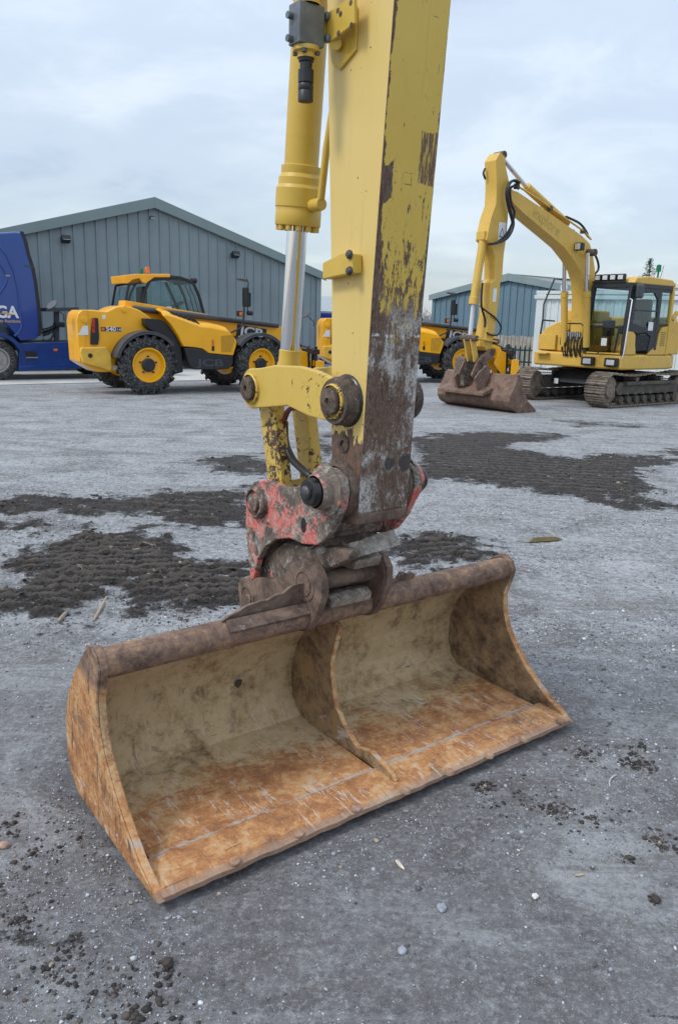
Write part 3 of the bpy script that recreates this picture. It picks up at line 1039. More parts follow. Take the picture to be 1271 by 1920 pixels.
# soil crumbs: on the mud and in small heaps where the photograph shows them
n = 16000
ya = 3.2 * np.exp(rs.rand(n) * math.log(11.5 / 3.2))
P = np.stack([(rs.rand(n) - 0.5) * ya * 1.05, ya], 1)
mk, _ = mud_mask(P[:, 0], P[:, 1])
P = P[(mk > 0.3 + 0.6 * rs.rand(len(P))) & outside_bucket(P)]
sz = 0.004 + 0.017 * rs.rand(len(P)) ** 4
heaps = [(1040, 1518, 0.05, 16), (1095, 1412, 0.06, 12), (1197, 1428, 0.06, 22), (1235, 1575, 0.06, 14), (910, 1472, 0.04, 10), (1180, 1605, 0.03, 4), (1228, 1685, 0.02, 2),
         (40, 1725, 0.09, 16), (90, 1810, 0.09, 14), (150, 1795, 0.07, 9), (215, 1860, 0.09, 12), (20, 1545, 0.05, 8), (300, 1822, 0.05, 4), (30, 1640, 0.05, 5), (1205, 1400, 0.05, 9),
         (340, 1160, 0.12, 12), (420, 1140, 0.12, 12), (1110, 1530, 0.12, 14), (970, 1490, 0.12, 10), (250, 1900, 0.2, 26), (60, 1600, 0.15, 14)]
hp, hs = [], []
for a, b, r_, k in heaps:
    c = gnd(a, b)
    for i in range(k * 7):
        t = rs.rand() * 6.28
        q = r_ * rs.rand() ** 1.1 * 1.3
        hp.append((c[0] + q * math.cos(t), c[1] + q * math.sin(t)))
        hs.append(0.002 + 0.0085 * rs.rand() ** 3)
P = np.concatenate([P, np.array(hp)])
sz = np.concatenate([sz, np.array(hs)])
ok = outside_bucket(P)
P, sz = P[ok], sz[ok]
n = len(P)
cb = np.array([(0.022, 0.018, 0.016), (0.05, 0.04, 0.033), (0.09, 0.07, 0.055), (0.34, 0.27, 0.20)])
cc = cb[rs.choice(4, n, p=[0.5, 0.33, 0.13, 0.04])] * (0.8 + 0.4 * rs.rand(n, 1))
scatter('mud_crumbs', np.concatenate([P, ground_z(P)[:, None]], 1), sz, cc, m_tone('wet_soil_crumbs', 0.85), flat=0.5, jag=0.7, seed=9)


def pebble(name, px, py, size, c, label, cat, flat=0.6, stretch=1.0, seed=0):
    q = gnd(px, py)
    r2 = np.random.RandomState(seed)
    bm = bmesh.new()
    bmesh.ops.create_icosphere(bm, subdivisions=2, radius=1)
    for v in bm.verts:
        k = 1 + (r2.rand() - 0.5) * 0.3
        v.co = (v.co.x * k * size * stretch, v.co.y * k * size, v.co.z * k * size * flat)
    me = bpy.data.meshes.new(name)
    bm.to_mesh(me)
    bm.free()
    me.materials.append(plain(name + '_stone', c, 0.75, 0, 0.25, 60))
    o = bpy.data.objects.new(name, me)
    col.objects.link(o)
    o.location = (q[0], q[1], float(ground_z(np.array([[q[0], q[1]]]))[0]) + size * flat * 0.6)
    o.rotation_euler = (0, 0, r2.rand() * 6)
    return tag(o, label, cat)


pebble('pebble', 1003, 1679, 0.011, (0.66, 0.65, 0.60), 'small rounded off white pebble alone on damp grey gravel', 'pebble', seed=1)
pebble('stone', 754, 1783, 0.013, (0.30, 0.32, 0.36), 'angular blue grey stone on the damp gravel below the bucket lip', 'stone', 0.8, seed=2)
pebble('stone', 828, 1705, 0.014, (0.26, 0.28, 0.31), 'flat grey stone with a pale edge lying on fine gravel', 'stone', 0.7, 1.3, seed=3)
pebble('mud_clod', 1228, 1686, 0.014, (0.035, 0.027, 0.022), 'lone dark brown mud clod on open gravel', 'clod', 0.7, 1.3, seed=4)
pebble('mud_clod', 316, 1806, 0.016, (0.04, 0.03, 0.025), 'dark brown mud clod in front of the bucket corner', 'clod', 0.9, 1.1, seed=5)
pebble('pebble', 8, 1585, 0.016, (0.36, 0.24, 0.17), 'tan brown pebble beside the bucket side', 'pebble', 0.7, 1.2, seed=6)
pebble('stone', 305, 1497 + 135, 0.016, (0.42, 0.45, 0.50), 'pale blue grey stone beside the lower corner of the bucket', 'stone', 0.8, seed=7)


def sliver(name, a, b, w_, c, label, cat, curve=0.0, h=0.006):
    p0, p1 = gnd(*a), gnd(*b)
    mid = (p0 + p1) / 2
    d = p1 - p0
    nrm = np.array([-d[1], d[0], 0])
    pts = []
    for t in np.linspace(0, 1, 7):
        q = p0 + d * t + nrm * curve * 4 * t * (1 - t)
        pts.append((q[0] - mid[0], q[1] - mid[1], h * 0.6))
    m_ = MB().tube(pts, [w_ * 0.45, w_ * 0.9, w_, w_, w_ * 0.9, w_ * 0.7, w_ * 0.3], 6)
    o = m_.build(name, plain(name + '_surface', c, 0.8, 0, 0.2, 50))
    o.location = (mid[0], mid[1], float(ground_z(mid[None, :2])[0]) + 0.001)
    return tag(o, label, cat)


sliver('wood_splinter', (742, 1613), (758, 1630), 0.006, (0.60, 0.52, 0.40), 'pale splinter of wood lying on gravel below the bucket lip', 'wood')
sliver('wire_offcut', (1143, 1476), (1156, 1452), 0.0035, (0.45, 0.44, 0.42), 'short curved grey wire offcut on gravel beyond the bucket', 'wire', 0.12)
sliver('wood_splinter', (1078, 1641), (1096, 1639), 0.004, (0.45, 0.36, 0.25), 'thin brown wood chip on open damp gravel', 'wood')
sliver('wood_batten', (176, 1165), (208, 1108), 0.012, (0.30, 0.24, 0.18), 'thin muddy batten lying beside the rutted mud', 'wood')
sliver('wood_offcut', (110, 1170), (128, 1150), 0.012, (0.28, 0.22, 0.16), 'short muddy wood offcut next to the rutted mud edge', 'wood')


# ------------------------------------------------------------------ sheds
def shed(name, label, org, ang, half, eave, rise, depth, pitch_w, mclad, mrib, skip=None, overhang=0.25):
    t = thing(name, label, 'shed', (org[0], org[1], 0), ang)
    # wall behind the sheets (gable, two sides, back) and roof; x along the gable, y away
    core = MB()
    gab = [(-half, 0), (half, 0), (half, eave), (0, eave + rise), (-half, eave)]
    core.pxz(gab, 0.06, depth)
    core.build('wall_core', mclad, t)
    roof = MB()
    th = 0.12
    for sg in (-1, 1):
        e0 = (sg * (half + overhang), eave - rise / half * overhang)
        poly = [(0, eave + rise + 0.02), e0 if sg > 0 else e0, (e0[0], e0[1] + th), (0, eave + rise + th + 0.02)]
        roof.pxz(poly, -0.10, depth + 0.1)
    roof.build('roof', M_ROOF, t)
    for sg in (-1, 1):
        tr = MB()
        e0 = (sg * (half + overhang), eave - rise / half * overhang - 0.1)
        poly = [(0, eave + rise - 0.17), e0, (e0[0], e0[1] + 0.27), (0, eave + rise + 0.16)]
        tr.pxz(poly, -0.16, -0.105)
        tr.build('verge_trim', M_TRIM, t, 0.01)
    for sg in (-1, 1):
        MB().box(sg * half - 0.1, sg * half + 0.1, -0.05, 0.055, 0, eave - 0.05).build('corner_flashing', mclad, t, 0.01)
    nn = int(round(2 * half / pitch_w))
    pw = 2 * half / nn

    def top(x):
        return eave + rise * (1 - abs(x) / half) - 0.05
    for i in range(nn):
        x0 = -half + i * pw
        x1 = x0 + pw
        if skip and skip(0.5 * (x0 + x1)):
            continue
        m_ = MB()
        pts = [(x0 + 0.012, 0.012), (x0 + 0.03, -0.032), (x0 + 0.066, -0.032), (x0 + 0.084, 0.012), ((x0 + x1) / 2 + 0.02, 0.012), (x1 + 0.011, 0.012)]
        vs = [(a, b, 0.05) for a, b in pts] + [(a, b, top(a)) for a, b in pts]
        k = len(pts)
        m_.add(vs, [(j, j + 1, j + 1 + k, j + k) for j in range(k - 1)])
        m_.build('cladding_panel', mclad, t, recalc=False, ang=20)
    return t


G_ANG = math.atan(0.75)
g_ridge = atY(287, 375, 26.3)
rx, ry = g_ridge[0], 31 + 0.75 * g_ridge[0]
g_ridge = atY(287, 375, ry)
S1 = shed('warehouse', 'large blue grey corrugated steel shed with shallow gable behind the blue truck', (g_ridge[0], ry), G_ANG, 6.45, g_ridge[2] - 1.95, 1.87, 22, 0.345, M_CLAD, M_CLADR)
S1F = Frame((g_ridge[0], ry), G_ANG)


def floodlight(px, py, fr, parent, small=False):
    x, z = fr.side(px, py, -0.06)
    k = 0.5 if small else 1.0
    m_ = MB().box(x - 0.03 * k, x + 0.03 * k, -0.12, 0.0, z - 0.03, z + 0.03)
    m_.obox((x, -0.2, z), (0.13 * k, 0, 0), (0, 0.09 * k, -0.05 * k), (0, 0.04 * k, 0.07 * k))
    o = m_.build('floodlight', M_BLACK, parent, 0.01)
    MB().obox((x, -0.2 - 0.055 * k, z - 0.052 * k), (0.11 * k, 0, 0), (0, 0.07 * k, -0.04 * k), (0, 0.004, 0.006)).build('lens', M_LAMP, o)


floodlight(121, 449, S1F, S1)
floodlight(438, 478, S1F, S1)
floodlight(282, 409, S1F, S1, True)

A2 = R(-53)
r2 = atY(957, 512, 37.0)
S2 = shed('warehouse', 'slate blue corrugated shed with gable behind the yellow excavator arm', (r2[0], r2[1]), A2, 4.9, r2[2] - 1.02, 0.85, 16, 0.40, M_CLAD2, M_CLAD2)
# low link building to the left of it, and a pale roofed shed behind the left warehouse
q = atY(780, 590, 44.0)
S3 = shed('outbuilding', 'low slate blue outbuilding with grey roof edge left of the slate blue shed', (q[0], q[1]), R(-20), 3.2, q[2] - 0.65, 0.35, 6, 0.4, M_CLAD2, M_CLAD2)
q = atY(606, 575, 40.0)
t = thing('low_shed', 'low shed with pale grey sloping roof beyond the warehouse corner', 'shed', (q[0] + 1.0, q[1], 0), R(10))
MB().box(-4, 3, 0, 8, 0, q[2] - 0.30).build('wall', M_CLAD, t)
MB().prism([(-0.3, q[2] - 0.35), (5, q[2] + 0.55), (5, q[2] + 0.65), (-0.3, q[2] - 0.22)], -4.2, 3.2, lambda a, b, c: (c, a, b)).build('roof', M_ROOF, t)
for i in range(17):
    MB().box(-3.95 + i * 0.4, -3.88 + i * 0.4, -0.04, 0, 0.05, q[2] - 0.36).build('rib', M_CLAD, t)

# blue shipping container beyond the first telehandler
q = gnd(587, 689)
q = q * (33.0 / q[1])
t = thing('shipping_container', 'dark blue shipping container standing beyond the warehouse corner', 'container', (q[0], q[1], 0), R(4))
zt = atY(598, 588, q[1])[2]
MB().box(0, 2.44, 0, 6.0, 0.12, zt).build('body', M_BLUECONT, t, 0.02)
MB().box(-0.02, 2.46, -0.05, 0.06, 0.0, 0.16).box(-0.02, 2.46, -0.05, 0.06, zt - 0.08, zt + 0.03).build('rail', M_BLUECONT, t, 0.01)
for i in range(2):
    MB().box(0.1 + i * 1.14, 1.2 + i * 1.14, -0.035, 0.0, 0.17, zt - 0.09).build('door', M_BLUECONT, t, 0.01)
for i in range(4):
    MB().cyl((0.35 + i * 0.58, -0.06, 0.2), (0.35 + i * 0.58, -0.06, zt - 0.1), 0.02, None, 8).build('lock_bar', M_BLUECONT, t)

# white container behind the excavator
q0 = gnd(996, 697)
q1 = gnd(1290, 712)
WC_A = math.atan2(q1[1] - q0[1], q1[0] - q0[0])
WCH = atY(1006, 546, q0[1])[2]
t = thing('shipping_container', 'long white shipping container standing behind the yellow excavator', 'container', (q0[0], q0[1], 0), WC_A)
MB().box(0.06, 12.1, 0.02, 2.44, 0.10, WCH - 0.05).build('body', M_CONT, t)
MB().box(-0.02, 0.32, -0.06, 0.12, 0.0, WCH - 0.02).build('corner_post', M_CONT, t, 0.015)
MB().box(11.9, 12.2, -0.06, 0.12, 0.0, WCH - 0.02).build('corner_post', M_CONT, t, 0.015)
MB().box(-0.1, 12.3, -0.10, 0.10, WCH - 0.28, WCH - 0.14).build('top_rail', M_CONT, t, 0.01)
MB().box(-0.05, 12.2, -0.07, 0.12, WCH - 0.10, WCH + 0.02).build('roof_edge', M_CONT, t, 0.01)
MB().box(0.33, 11.88, -0.05, 0.10, 0.02, 0.2).build('bottom_rail', M_CONT, t, 0.01)
for i in range(40):
    MB().box(0.42 + i * 0.285, 0.52 + i * 0.285, -0.005, 0.03, 0.21, WCH - 0.29).build('corrugation', M_CONT, t, 0.008)
MB().ring([(0.11 + 0.035 * math.cos(a), 0.035 * math.sin(a)) for a in np.linspace(0, 5.6, 8)], (0.95, 0.0, WCH + 0.13), (0.3, 1, 0), 14).build('lifting_eye', M_CONT, t)

# palisade fence with a paler boarded fence behind it
fa, fb = gnd(925, 690), gnd(1004, 694)
fa, fb = np.array([4.6, 33.6, 0]), np.array([8.6, 32.4, 0])
fd = fb - fa
fl = float(np.linalg.norm(fd))
t = thing('palisade_fence', 'dark green steel palisade fence with pointed pales before pale boards', 'fence', (fa[0], fa[1], 0), math.atan2(fd[1], fd[0]))
HP = atY(970, 648, 33)[2]
MB().box(0, fl, 0.03, 0.07, HP * 0.78, HP * 0.78 + 0.06).build('rail', M_FENCEG, t)
MB().box(0, fl, 0.03, 0.07, 0.25, 0.31).build('rail', M_FENCEG, t)
for i in range(3):
    MB().box(0.75 + i * 1.45, 0.87 + i * 1.45, 0.075, 0.16, 0, HP + 0.05).build('post', M_FENCEG, t, 0.01)
for i in range(int(fl / 0.19)):
    x = 0.05 + i * 0.19
    MB().pxz([(x, 0.08), (x + 0.07, 0.08), (x + 0.07, HP - 0.08), (x + 0.035, HP + 0.04), (x, HP - 0.08)], 0.0, 0.025).build('pale', M_FENCEG, t)
t = thing('board_fence', 'pale weathered vertical board fence behind the green palisade', 'fence', (fa[0] - 0.5, fa[1] + 1.6, 0), math.atan2(fd[1], fd[0]))
HB = atY(970, 630, 34.5)[2]
for i in range(34):
    MB().box(i * 0.16, i * 0.16 + 0.125, 0, 0.03, 0.05, HB + rnd.uniform(-0.02, 0.02)).build('board', M_FENCEW, t)
MB().box(0, 34 * 0.16, 0.04, 0.09, HB * 0.7, HB * 0.7 + 0.08).build('rail', M_FENCEW, t)


# ------------------------------------------------------------------ trees far behind
def conifer():
    c = atY(1206, 600, 62)
    top = atY(1207, 484, 62)[2]
    t = thing('conifer_tree', 'dark green conifer rising behind the excavator cab', 'tree', (c[0], c[1], 0))
    MB().tube([(0, 0, 0), (0.05, 0, top * 0.5), (0, 0, top)], [0.2, 0.12, 0.02], 8).build('trunk', plain('conifer_bark', (0.06, 0.045, 0.035), 0.9), t)
    r_ = random.Random(3)
    vs, fcs = [], []
    for k in range(90):
        h = top * (0.3 + 0.7 * (k / 90))
        L_ = max(0.12, (top - h) * 0.42 + 0.16) * r_.uniform(0.6, 1.2)
        L_ = min(L_, 1.5)
        a = r_.uniform(0, 6.28)
        for j in range(26):
            q = r_.uniform(0.15, 1)
            p_ = Vector((math.cos(a) * L_ * q, math.sin(a) * L_ * q, h + 0.28 * q * L_ - 0.15 * q * q)) + Vector((r_.gauss(0, 0.07), r_.gauss(0, 0.07), r_.gauss(0, 0.06)))
            d = Vector((r_.gauss(0, 1), r_.gauss(0, 1), r_.gauss(0.3, 0.6))).normalized() * r_.uniform(0.06, 0.15)
            e_ = d.cross(Vector((r_.gauss(0, 1), r_.gauss(0, 1), r_.gauss(0, 1)))).normalized() * 0.03
            i0 = len(vs)
            vs += [p_ - e_, p_ + e_, p_ + d]
            fcs.append((i0, i0 + 1, i0 + 2))
    me = bpy.data.meshes.new('crown')
    me.from_pydata(vs, [], fcs)
    me.materials.append(plain('conifer_needles', (0.028, 0.058, 0.040), 0.8, 0, 0.3, 3))
    o = bpy.data.objects.new('crown', me)
    col.objects.link(o)
    o.parent = t


conifer()


def bare_tree(px, py_top, Y, label, seed, spread=1.0, cat='tree', group=None):
    c = atY(px, 640, Y)
    top = atY(px, py_top, Y)[2]
    t = thing('bare_tree', label, cat, (c[0], c[1], 0), 0, group)
    r_ = random.Random(seed)
    tr, cr = MB(), MB()

    def branch(p, d, L_, r0, lev, mb):
        q = p + d * L_
        mid = (p + q) / 2 + Vector((r_.gauss(0, 0.04), r_.gauss(0, 0.04), 0)) * L_
        mb.tube([p, mid, q], [r0, r0 * 0.8, r0 * 0.6], 5 if lev < 2 else 3)
        if lev >= 4:
            return
        for k in range(3 if lev < 3 else 4):
            nd = (d + Vector((r_.gauss(0, 0.5), r_.gauss(0, 0.5), r_.gauss(0.12, 0.3))) * spread).normalized()
            branch(p + d * L_ * r_.uniform(0.55, 1.0), nd, L_ * r_.uniform(0.5, 0.72), r0 * 0.52, lev + 1, cr)
    branch(Vector((0, 0, 0)), Vector((0, 0, 1)), top * 0.42, 0.14, 0, tr)
    mb_ = plain('bare_twigs', (0.17, 0.15, 0.135), 0.9)
    tr.build('trunk', mb_, t)
    cr.build('crown', mb_, t, recalc=False)
    return t


bare_tree(1262, 520, 70, 'leafless tree above the white container behind the excavator cab', 4)
for i, px in enumerate((770, 786, 799, 812)):
    bare_tree(px, 568 - (i % 2) * 5, 95, 'leafless tree on the far skyline between dipper arm and slate blue shed', 10 + i, 1.2, group='bare trees on the far skyline')


# ------------------------------------------------------------------ ditching bucket in front
BK = thing('ditching_bucket', 'wide rusty smooth-edged ditching bucket resting on the gravel under the quick hitch', 'bucket', (FG.o[0], FG.o[1], 0), YAW)
# outer profile (s, z): lip, flat bottom, curved back, top roll
OUT = [(0.0, 0.0), (-0.30, -0.002), (-0.58, 0.0), (-0.66, 0.012), (-0.715, 0.055), (-0.745, 0.13), (-0.745, 0.25), (-0.70, 0.355), (-0.62, 0.465), (-0.52, 0.575)]
TH = 0.016


def offset_in(poly, d):
    out = []
    for i, (a, b) in enumerate(poly):
        p0 = poly[max(i - 1, 0)]
        p1 = poly[min(i + 1, len(poly) - 1)]
        dx, dz = p1[0] - p0[0], p1[1] - p0[1]
        l_ = math.hypot(dx, dz)
        out.append((a + dz / l_ * d, b - dx / l_ * d))
    return out


SH = OUT[1:]
INN = offset_in(SH, TH)
sh = MB()
# inner skin with slight dents, outer skin, closed as a strip mesh
NU = 90


def dent(u, k):
    return (vnoise(np.array([u * 1.0]), np.array([k * 0.31]), 0.16, 401)[0]) * 0.012 * (0.3 + min(k, 6) / 6)


vs = []
for i in range(NU + 1):
    u = 0.01 + (WID - 0.02) * i / NU
    vs += [(u, -a, b) for a, b in SH]
    vs += [(u, -(a + dent(u, k)), b + dent(u, k + 20) * 0.6) for k, (a, b) in enumerate(INN)]
k = len(SH)
fcs = []
for i in range(NU):
    b0, b1 = i * 2 * k, (i + 1) * 2 * k
    for j in range(k - 1):
        fcs.append((b0 + j, b0 + j + 1, b1 + j + 1, b1 + j))
        fcs.append((b0 + k + j, b1 + k + j, b1 + k + j + 1, b0 + k + j + 1))
    fcs.append((b0, b1, b1 + k, b0 + k))
    fcs.append((b0 + k - 1, b0 + 2 * k - 1, b1 + 2 * k - 1, b1 + k - 1))
sh.add(vs, fcs)
sh.build('shell', M_BKT, BK, ang=22)
# floor wear plate, overlapping strip
MB().psz([(-0.165, 0.0165), (-0.44, 0.0165), (-0.445, 0.024), (-0.172, 0.024)], 0.03, MID - 0.012).build('floor_plate', M_BKT, BK, 0.003)
MB().psz([(-0.165, 0.0165), (-0.44, 0.0165), (-0.445, 0.024), (-0.172, 0.024)], MID + 0.012, WID - 0.03).build('floor_plate', M_BKT, BK, 0.003)
# cutting edge with a slightly wavy lip
ce = MB()
nn = 60
vs = []
for i in range(nn + 1):
    u = -0.004 + (WID + 0.008) * i / nn
    j = rnd.uniform(-0.004, 0.003)
    h = rnd.uniform(-0.0015, 0.0015)
    vs += [(u, 0.0 - j, 0.0), (u, 0.0 - j * 0.7, 0.016 + h), (u, 0.03, 0.024), (u, 0.155, 0.033), (u, 0.17, 0.026), (u, 0.17, 0.0)]
fcs = [(i * 6 + a, i * 6 + (a + 1) % 6, i * 6 + 6 + (a + 1) % 6, i * 6 + 6 + a) for i in range(nn) for a in range(6)]
fcs += [tuple(range(6)), tuple(range(nn * 6 + 5, nn * 6 - 1, -1))]
ce.add(vs, fcs)
ce.build('cutting_edge', M_BKT, BK, ang=25)
for i, px in enumerate([(1050, 1350), (982, 1384), (917, 1415), (842, 1446), (761, 1481), (668, 1513), (560, 1560), (440, 1612)]):
    q = gnd(px[0], px[1], 0.03)
    a, b, _ = FG.loc(q)
    h = 0.013 if i < 5 else 0.004
    MB().lathe([(0.018, -0.004), (0.017, h * 0.5), (0.011, h * 0.9), (0.0, h)], (a, b, 0.026), (0, -0.05, 1), 12).build('edge_bolt', M_BKT, BK, ang=60)
# end plates
FRONT = [(0.004, 0.004), (-0.05, 0.035), (-0.115, 0.06), (-0.19, 0.11), (-0.255, 0.16), (-0.32, 0.23), (-0.375, 0.30), (-0.405, 0.38), (-0.41, 0.46), (-0.385, 0.535), (-0.375, 0.575), (-0.395, 0.615), (-0.44, 0.632), (-0.49, 0.612)]
OUTB = [(-0.535, 0.575), (-0.635, 0.47), (-0.715, 0.36), (-0.762, 0.25), (-0.762, 0.12), (-0.73, 0.045), (-0.665, 0.002), (-0.58, -0.004), (-0.30, -0.004), (-0.03, -0.004)]
for u0, u1, nm in ((-0.022, 0.004, 'end_plate'), (WID - 0.004, WID + 0.022, 'end_plate')):
    MB().psz(FRONT + OUTB, u0, u1).build(nm, M_BKT, BK, 0.005, 2)
# wear strips welded outside the end plates along the front curve
strip = [(a - 0.002, b) for a, b in FRONT[1:13]]
inner = [(a - 0.085, b + 0.012) for a, b in FRONT[2:12]][::-1]
for u0, u1 in ((-0.030, -0.0215), (WID + 0.0215, WID + 0.030)):
    MB().psz(strip + inner, u0, u1).build('wear_strip', M_BKT, BK, 0.003)
# top roll (tube) and the folded lip below it
TC = (-0.435, 0.572)
MB().tube([(0.004, -TC[0], TC[1]), (0.5, -TC[0], TC[1] + 0.001), (MID, -TC[0], TC[1] - 0.002), (1.35, -TC[0], TC[1] + 0.001), (WID - 0.004, -TC[0], TC[1])], 0.049, 28, False).build('top_tube', M_BKT, BK, ang=60)
MB().psz([(-0.40, 0.535), (-0.415, 0.525), (-0.575, 0.505), (-0.60, 0.485), (-0.59, 0.50), (-0.42, 0.545)], 0.006, WID - 0.006).build('tube_lip', M_BKT, BK, 0.002)
# middle stiffener: high at the back, running down to a low rib on the floor
st_f = fsl([(640, 1175), (627, 1225), (624, 1262), (631, 1320), (645, 1355), (667, 1392), (672, 1400)], 0.0)
st_f = [(min(a, -0.30) if i < 5 else a, b) for i, (a, b) in enumerate(st_f)]
st_b = [(-0.30, 0.0245), (-0.58, 0.016), (-0.66, 0.03), (-0.72, 0.09), (-0.735, 0.2), (-0.69, 0.34), (-0.60, 0.46), (-0.50, 0.54)]
st_m = []
for (a, b), (c, d) in zip(st_f[:-1], st_f[1:]):
    st_m += [(a, b), ((a + c) / 2 + rnd.uniform(-0.004, 0.004), (b + d) / 2)]
st_m.append(st_f[-1])
MB().psz(st_m + st_b, MID - 0.011, MID + 0.011).build('centre_web', M_BKT, BK, 0.004)
MB().psz([(-0.055, 0.030), (-0.10, 0.056), (-0.20, 0.078), (st_f[-1][0] + 0.0, st_f[-1][1]), (-0.34, 0.05), (-0.34, 0.022), (-0.06, 0.022)], MID - 0.009, MID + 0.013).build('floor_rib', M_BKT, BK, 0.004)
# pinned ears
EAR = fsl([(452, 1097), (456, 1084), (468, 1079), (492, 1083), (520, 1085), (540, 1074), (556, 1054), (578, 1047), (598, 1060), (610, 1088), (610, 1120), (600, 1152), (585, 1180)], -0.15)
EAR = EAR + [(-0.415, 0.515), (-0.47, 0.50), (-0.55, 0.52), (-0.70, 0.36), (-0.88, 0.40)]
for sg in (-1, 1):
    c = MID + sg * 0.15
    e_ = MB().psz(EAR, c - 0.016, c + 0.016).build('ear', M_EAR, BK, 0.006)
    p1 = fs(576, 1095, -0.155)
    p2 = fs(469, 1118, -0.155)
    for pc, r_ in ((p1, 0.042), (p2, 0.034)):
        MB().lathe([(r_ + 0.022, 0), (r_ + 0.020, 0.004), (r_ + 0.006, 0.006), (r_ + 0.004, 0.002), (r_, 0.002), (r_, 0.006), (0.006, 0.006), (0.0, 0.003)], (c + sg * 0.016, -pc[0], pc[1]), (sg, 0, 0), 26).build('pin_boss', M_EAR, e_, ang=40)
    # doubler round the front lobe
    pts = [(p1[0] + 0.098 * math.cos(a), p1[1] + 0.098 * math.sin(a)) for a in np.linspace(R(-75), R(120), 14)]
    pts += [(p1[0] + 0.07 * math.cos(a), p1[1] + 0.07 * math.sin(a)) for a in np.linspace(R(120), R(-75), 14)]
    MB().psz(pts, c - 0.022 if sg > 0 else c + 0.016, c - 0.016 if sg > 0 else c + 0.022).build('doubler', M_EAR, e_, 0.002)
PF = fs(576, 1095, -0.155)
PR = fs(469, 1118, -0.155)
MB().cyl((MID - 0.135, -PF[0], PF[1]), (MID + 0.135, -PF[0], PF[1]), 0.036, None, 22).build('front_pin', M_EAR, BK, ang=60)
MB().cyl((MID - 0.135, -PR[0], PR[1]), (MID + 0.135, -PR[0], PR[1]), 0.034, None, 22).build('rear_pin', M_EAR, BK, ang=60)
# torn strips welded along the tube
def ragged(u0, u1, s0, z0, hs, name):
    m_ = MB()
    n_ = len(hs)
    us = np.linspace(u0, u1, n_)
    vs_ = []
    for u, h in zip(us, hs):
        bend = 0.02 + h * 0.35
        vs_ += [(u, -s0, z0), (u, -s0 - bend * 0.2, z0 + h), (u, -s0 + 0.012 - bend * 0.2, z0 + h + rnd.uniform(-0.003, 0.003)), (u, -s0 + 0.012, z0)]
    f_ = [(i * 4 + a, i * 4 + (a + 1) % 4, i * 4 + 4 + (a + 1) % 4, i * 4 + 4 + a) for i in range(n_ - 1) for a in range(4)]
    f_ += [(0, 1, 2, 3), tuple(n_ * 4 - 1 - a for a in range(4))]
    m_.add(vs_, f_)
    return m_.build(name, M_EAR, BK, ang=25)


ragged(MID - 0.50, MID - 0.168, -0.425, 0.615, [0.012, 0.022, 0.03, 0.036, 0.046, 0.05, 0.052, 0.056, 0.052, 0.06, 0.066, 0.066, 0.08, 0.088, 0.09, 0.09], 'torn_strip')
ragged(MID + 0.168, MID + 0.38, -0.43, 0.612, [0.03, 0.026, 0.024, 0.02, 0.03, 0.028, 0.022, 0.05, 0.046, 0.034, 0.04, 0.03], 'torn_strip')
MB().psz([(-0.375, 0.60), (-0.41, 0.632), (-0.415, 0.626), (-0.38, 0.592)], MID - 0.49, MID - 0.168).build('weld_ledge', M_EAR, BK, 0.002)
# caked soil lumps stuck inside
for a, b, r_ in ((488, 1345, 0.026), (450, 1283, 0.016), (512, 1330, 0.012)):
    s0, z0 = -0.715, 0.25
    u_, z_ = fu(a, b, -0.71)
    m_ = MB()
    q = IV * (1 + (np.random.RandomState(int(a)).rand(len(IV), 1) - 0.5) * 0.7) * np.array([1, 0.25, 1.1]) * r_
    m_.add(q + np.array([u_, 0.722 if z_ < 0.28 else 0.69, z_]), IF.tolist())
    m_.build('soil_lump', plain('caked_soil', (0.07, 0.052, 0.04), 0.9, 0, 0.3, 60), BK)

# ------------------------------------------------------------------ excavator dipper arm, cylinder, linkage, quick hitch
AR = thing('excavator_dipper', 'worn yellow excavator dipper arm with hydraulic cylinder, links and red quick hitch', 'excavator arm', (FG.o[0], FG.o[1], 0), YAW)
PH = (-0.285, 1.072)       # arm to hitch pin
PB = (-0.268, 1.372)       # link to arm pin
PA = (-0.795, 1.372)       # link to cylinder pin
PL = (-0.725, 0.945)       # lower pin of the bucket link


def arm_front(z):
    return -0.187 + (z - 1.04) * 0.047 if z < 1.7 else -0.156 + (z - 1.7) * 0.066


ZT = 3.5
prof = [(arm_front(1.00), 1.00), (arm_front(1.35), 1.35), (arm_front(1.7), 1.7), (arm_front(2.1), 2.1), (arm_front(2.52), 2.52), (arm_front(ZT), ZT),
        (-0.50, ZT), (-0.43, 2.6), (-0.40, 2.13), (-0.37, 1.7), (-0.358, 1.35), (-0.35, 1.17)]
prof += [(PH[0] + 0.10 * math.cos(a), PH[1] + 0.10 * math.sin(a)) for a in np.linspace(R(150), R(262), 6)]
prof += [(-0.24, 0.985), (-0.215, 0.985)]
MB().psz(prof, MID - 0.11, MID + 0.11).build('dipper', M_ARM, AR, 0.007, 2)
# rim bar under the arm end and bearing bosses
MB().psz([(-0.19, 0.962), (-0.183, 1.0), (-0.22, 0.998), (-0.30, 0.97), (-0.28, 0.950)], MID - 0.112, MID + 0.112).build('end_bar', M_EAR, AR, 0.006)
for sg in (-1, 1):
    MB().lathe([(0.098, 0), (0.098, 0.016), (0.088, 0.03), (0.080, 0.032)], (MID + sg * 0.108, -PH[0], PH[1]), (sg, 0, 0), 32).build('pin_boss', M_PIN, AR, ang=40)
    MB().lathe([(0.072, 0), (0.072, 0.026), (0.064, 0.03), (0.05, 0.03)], (MID + sg * 0.109, -PB[0], PB[1]), (sg, 0, 0), 30).build('pin_boss', M_PIN, AR, ang=40)
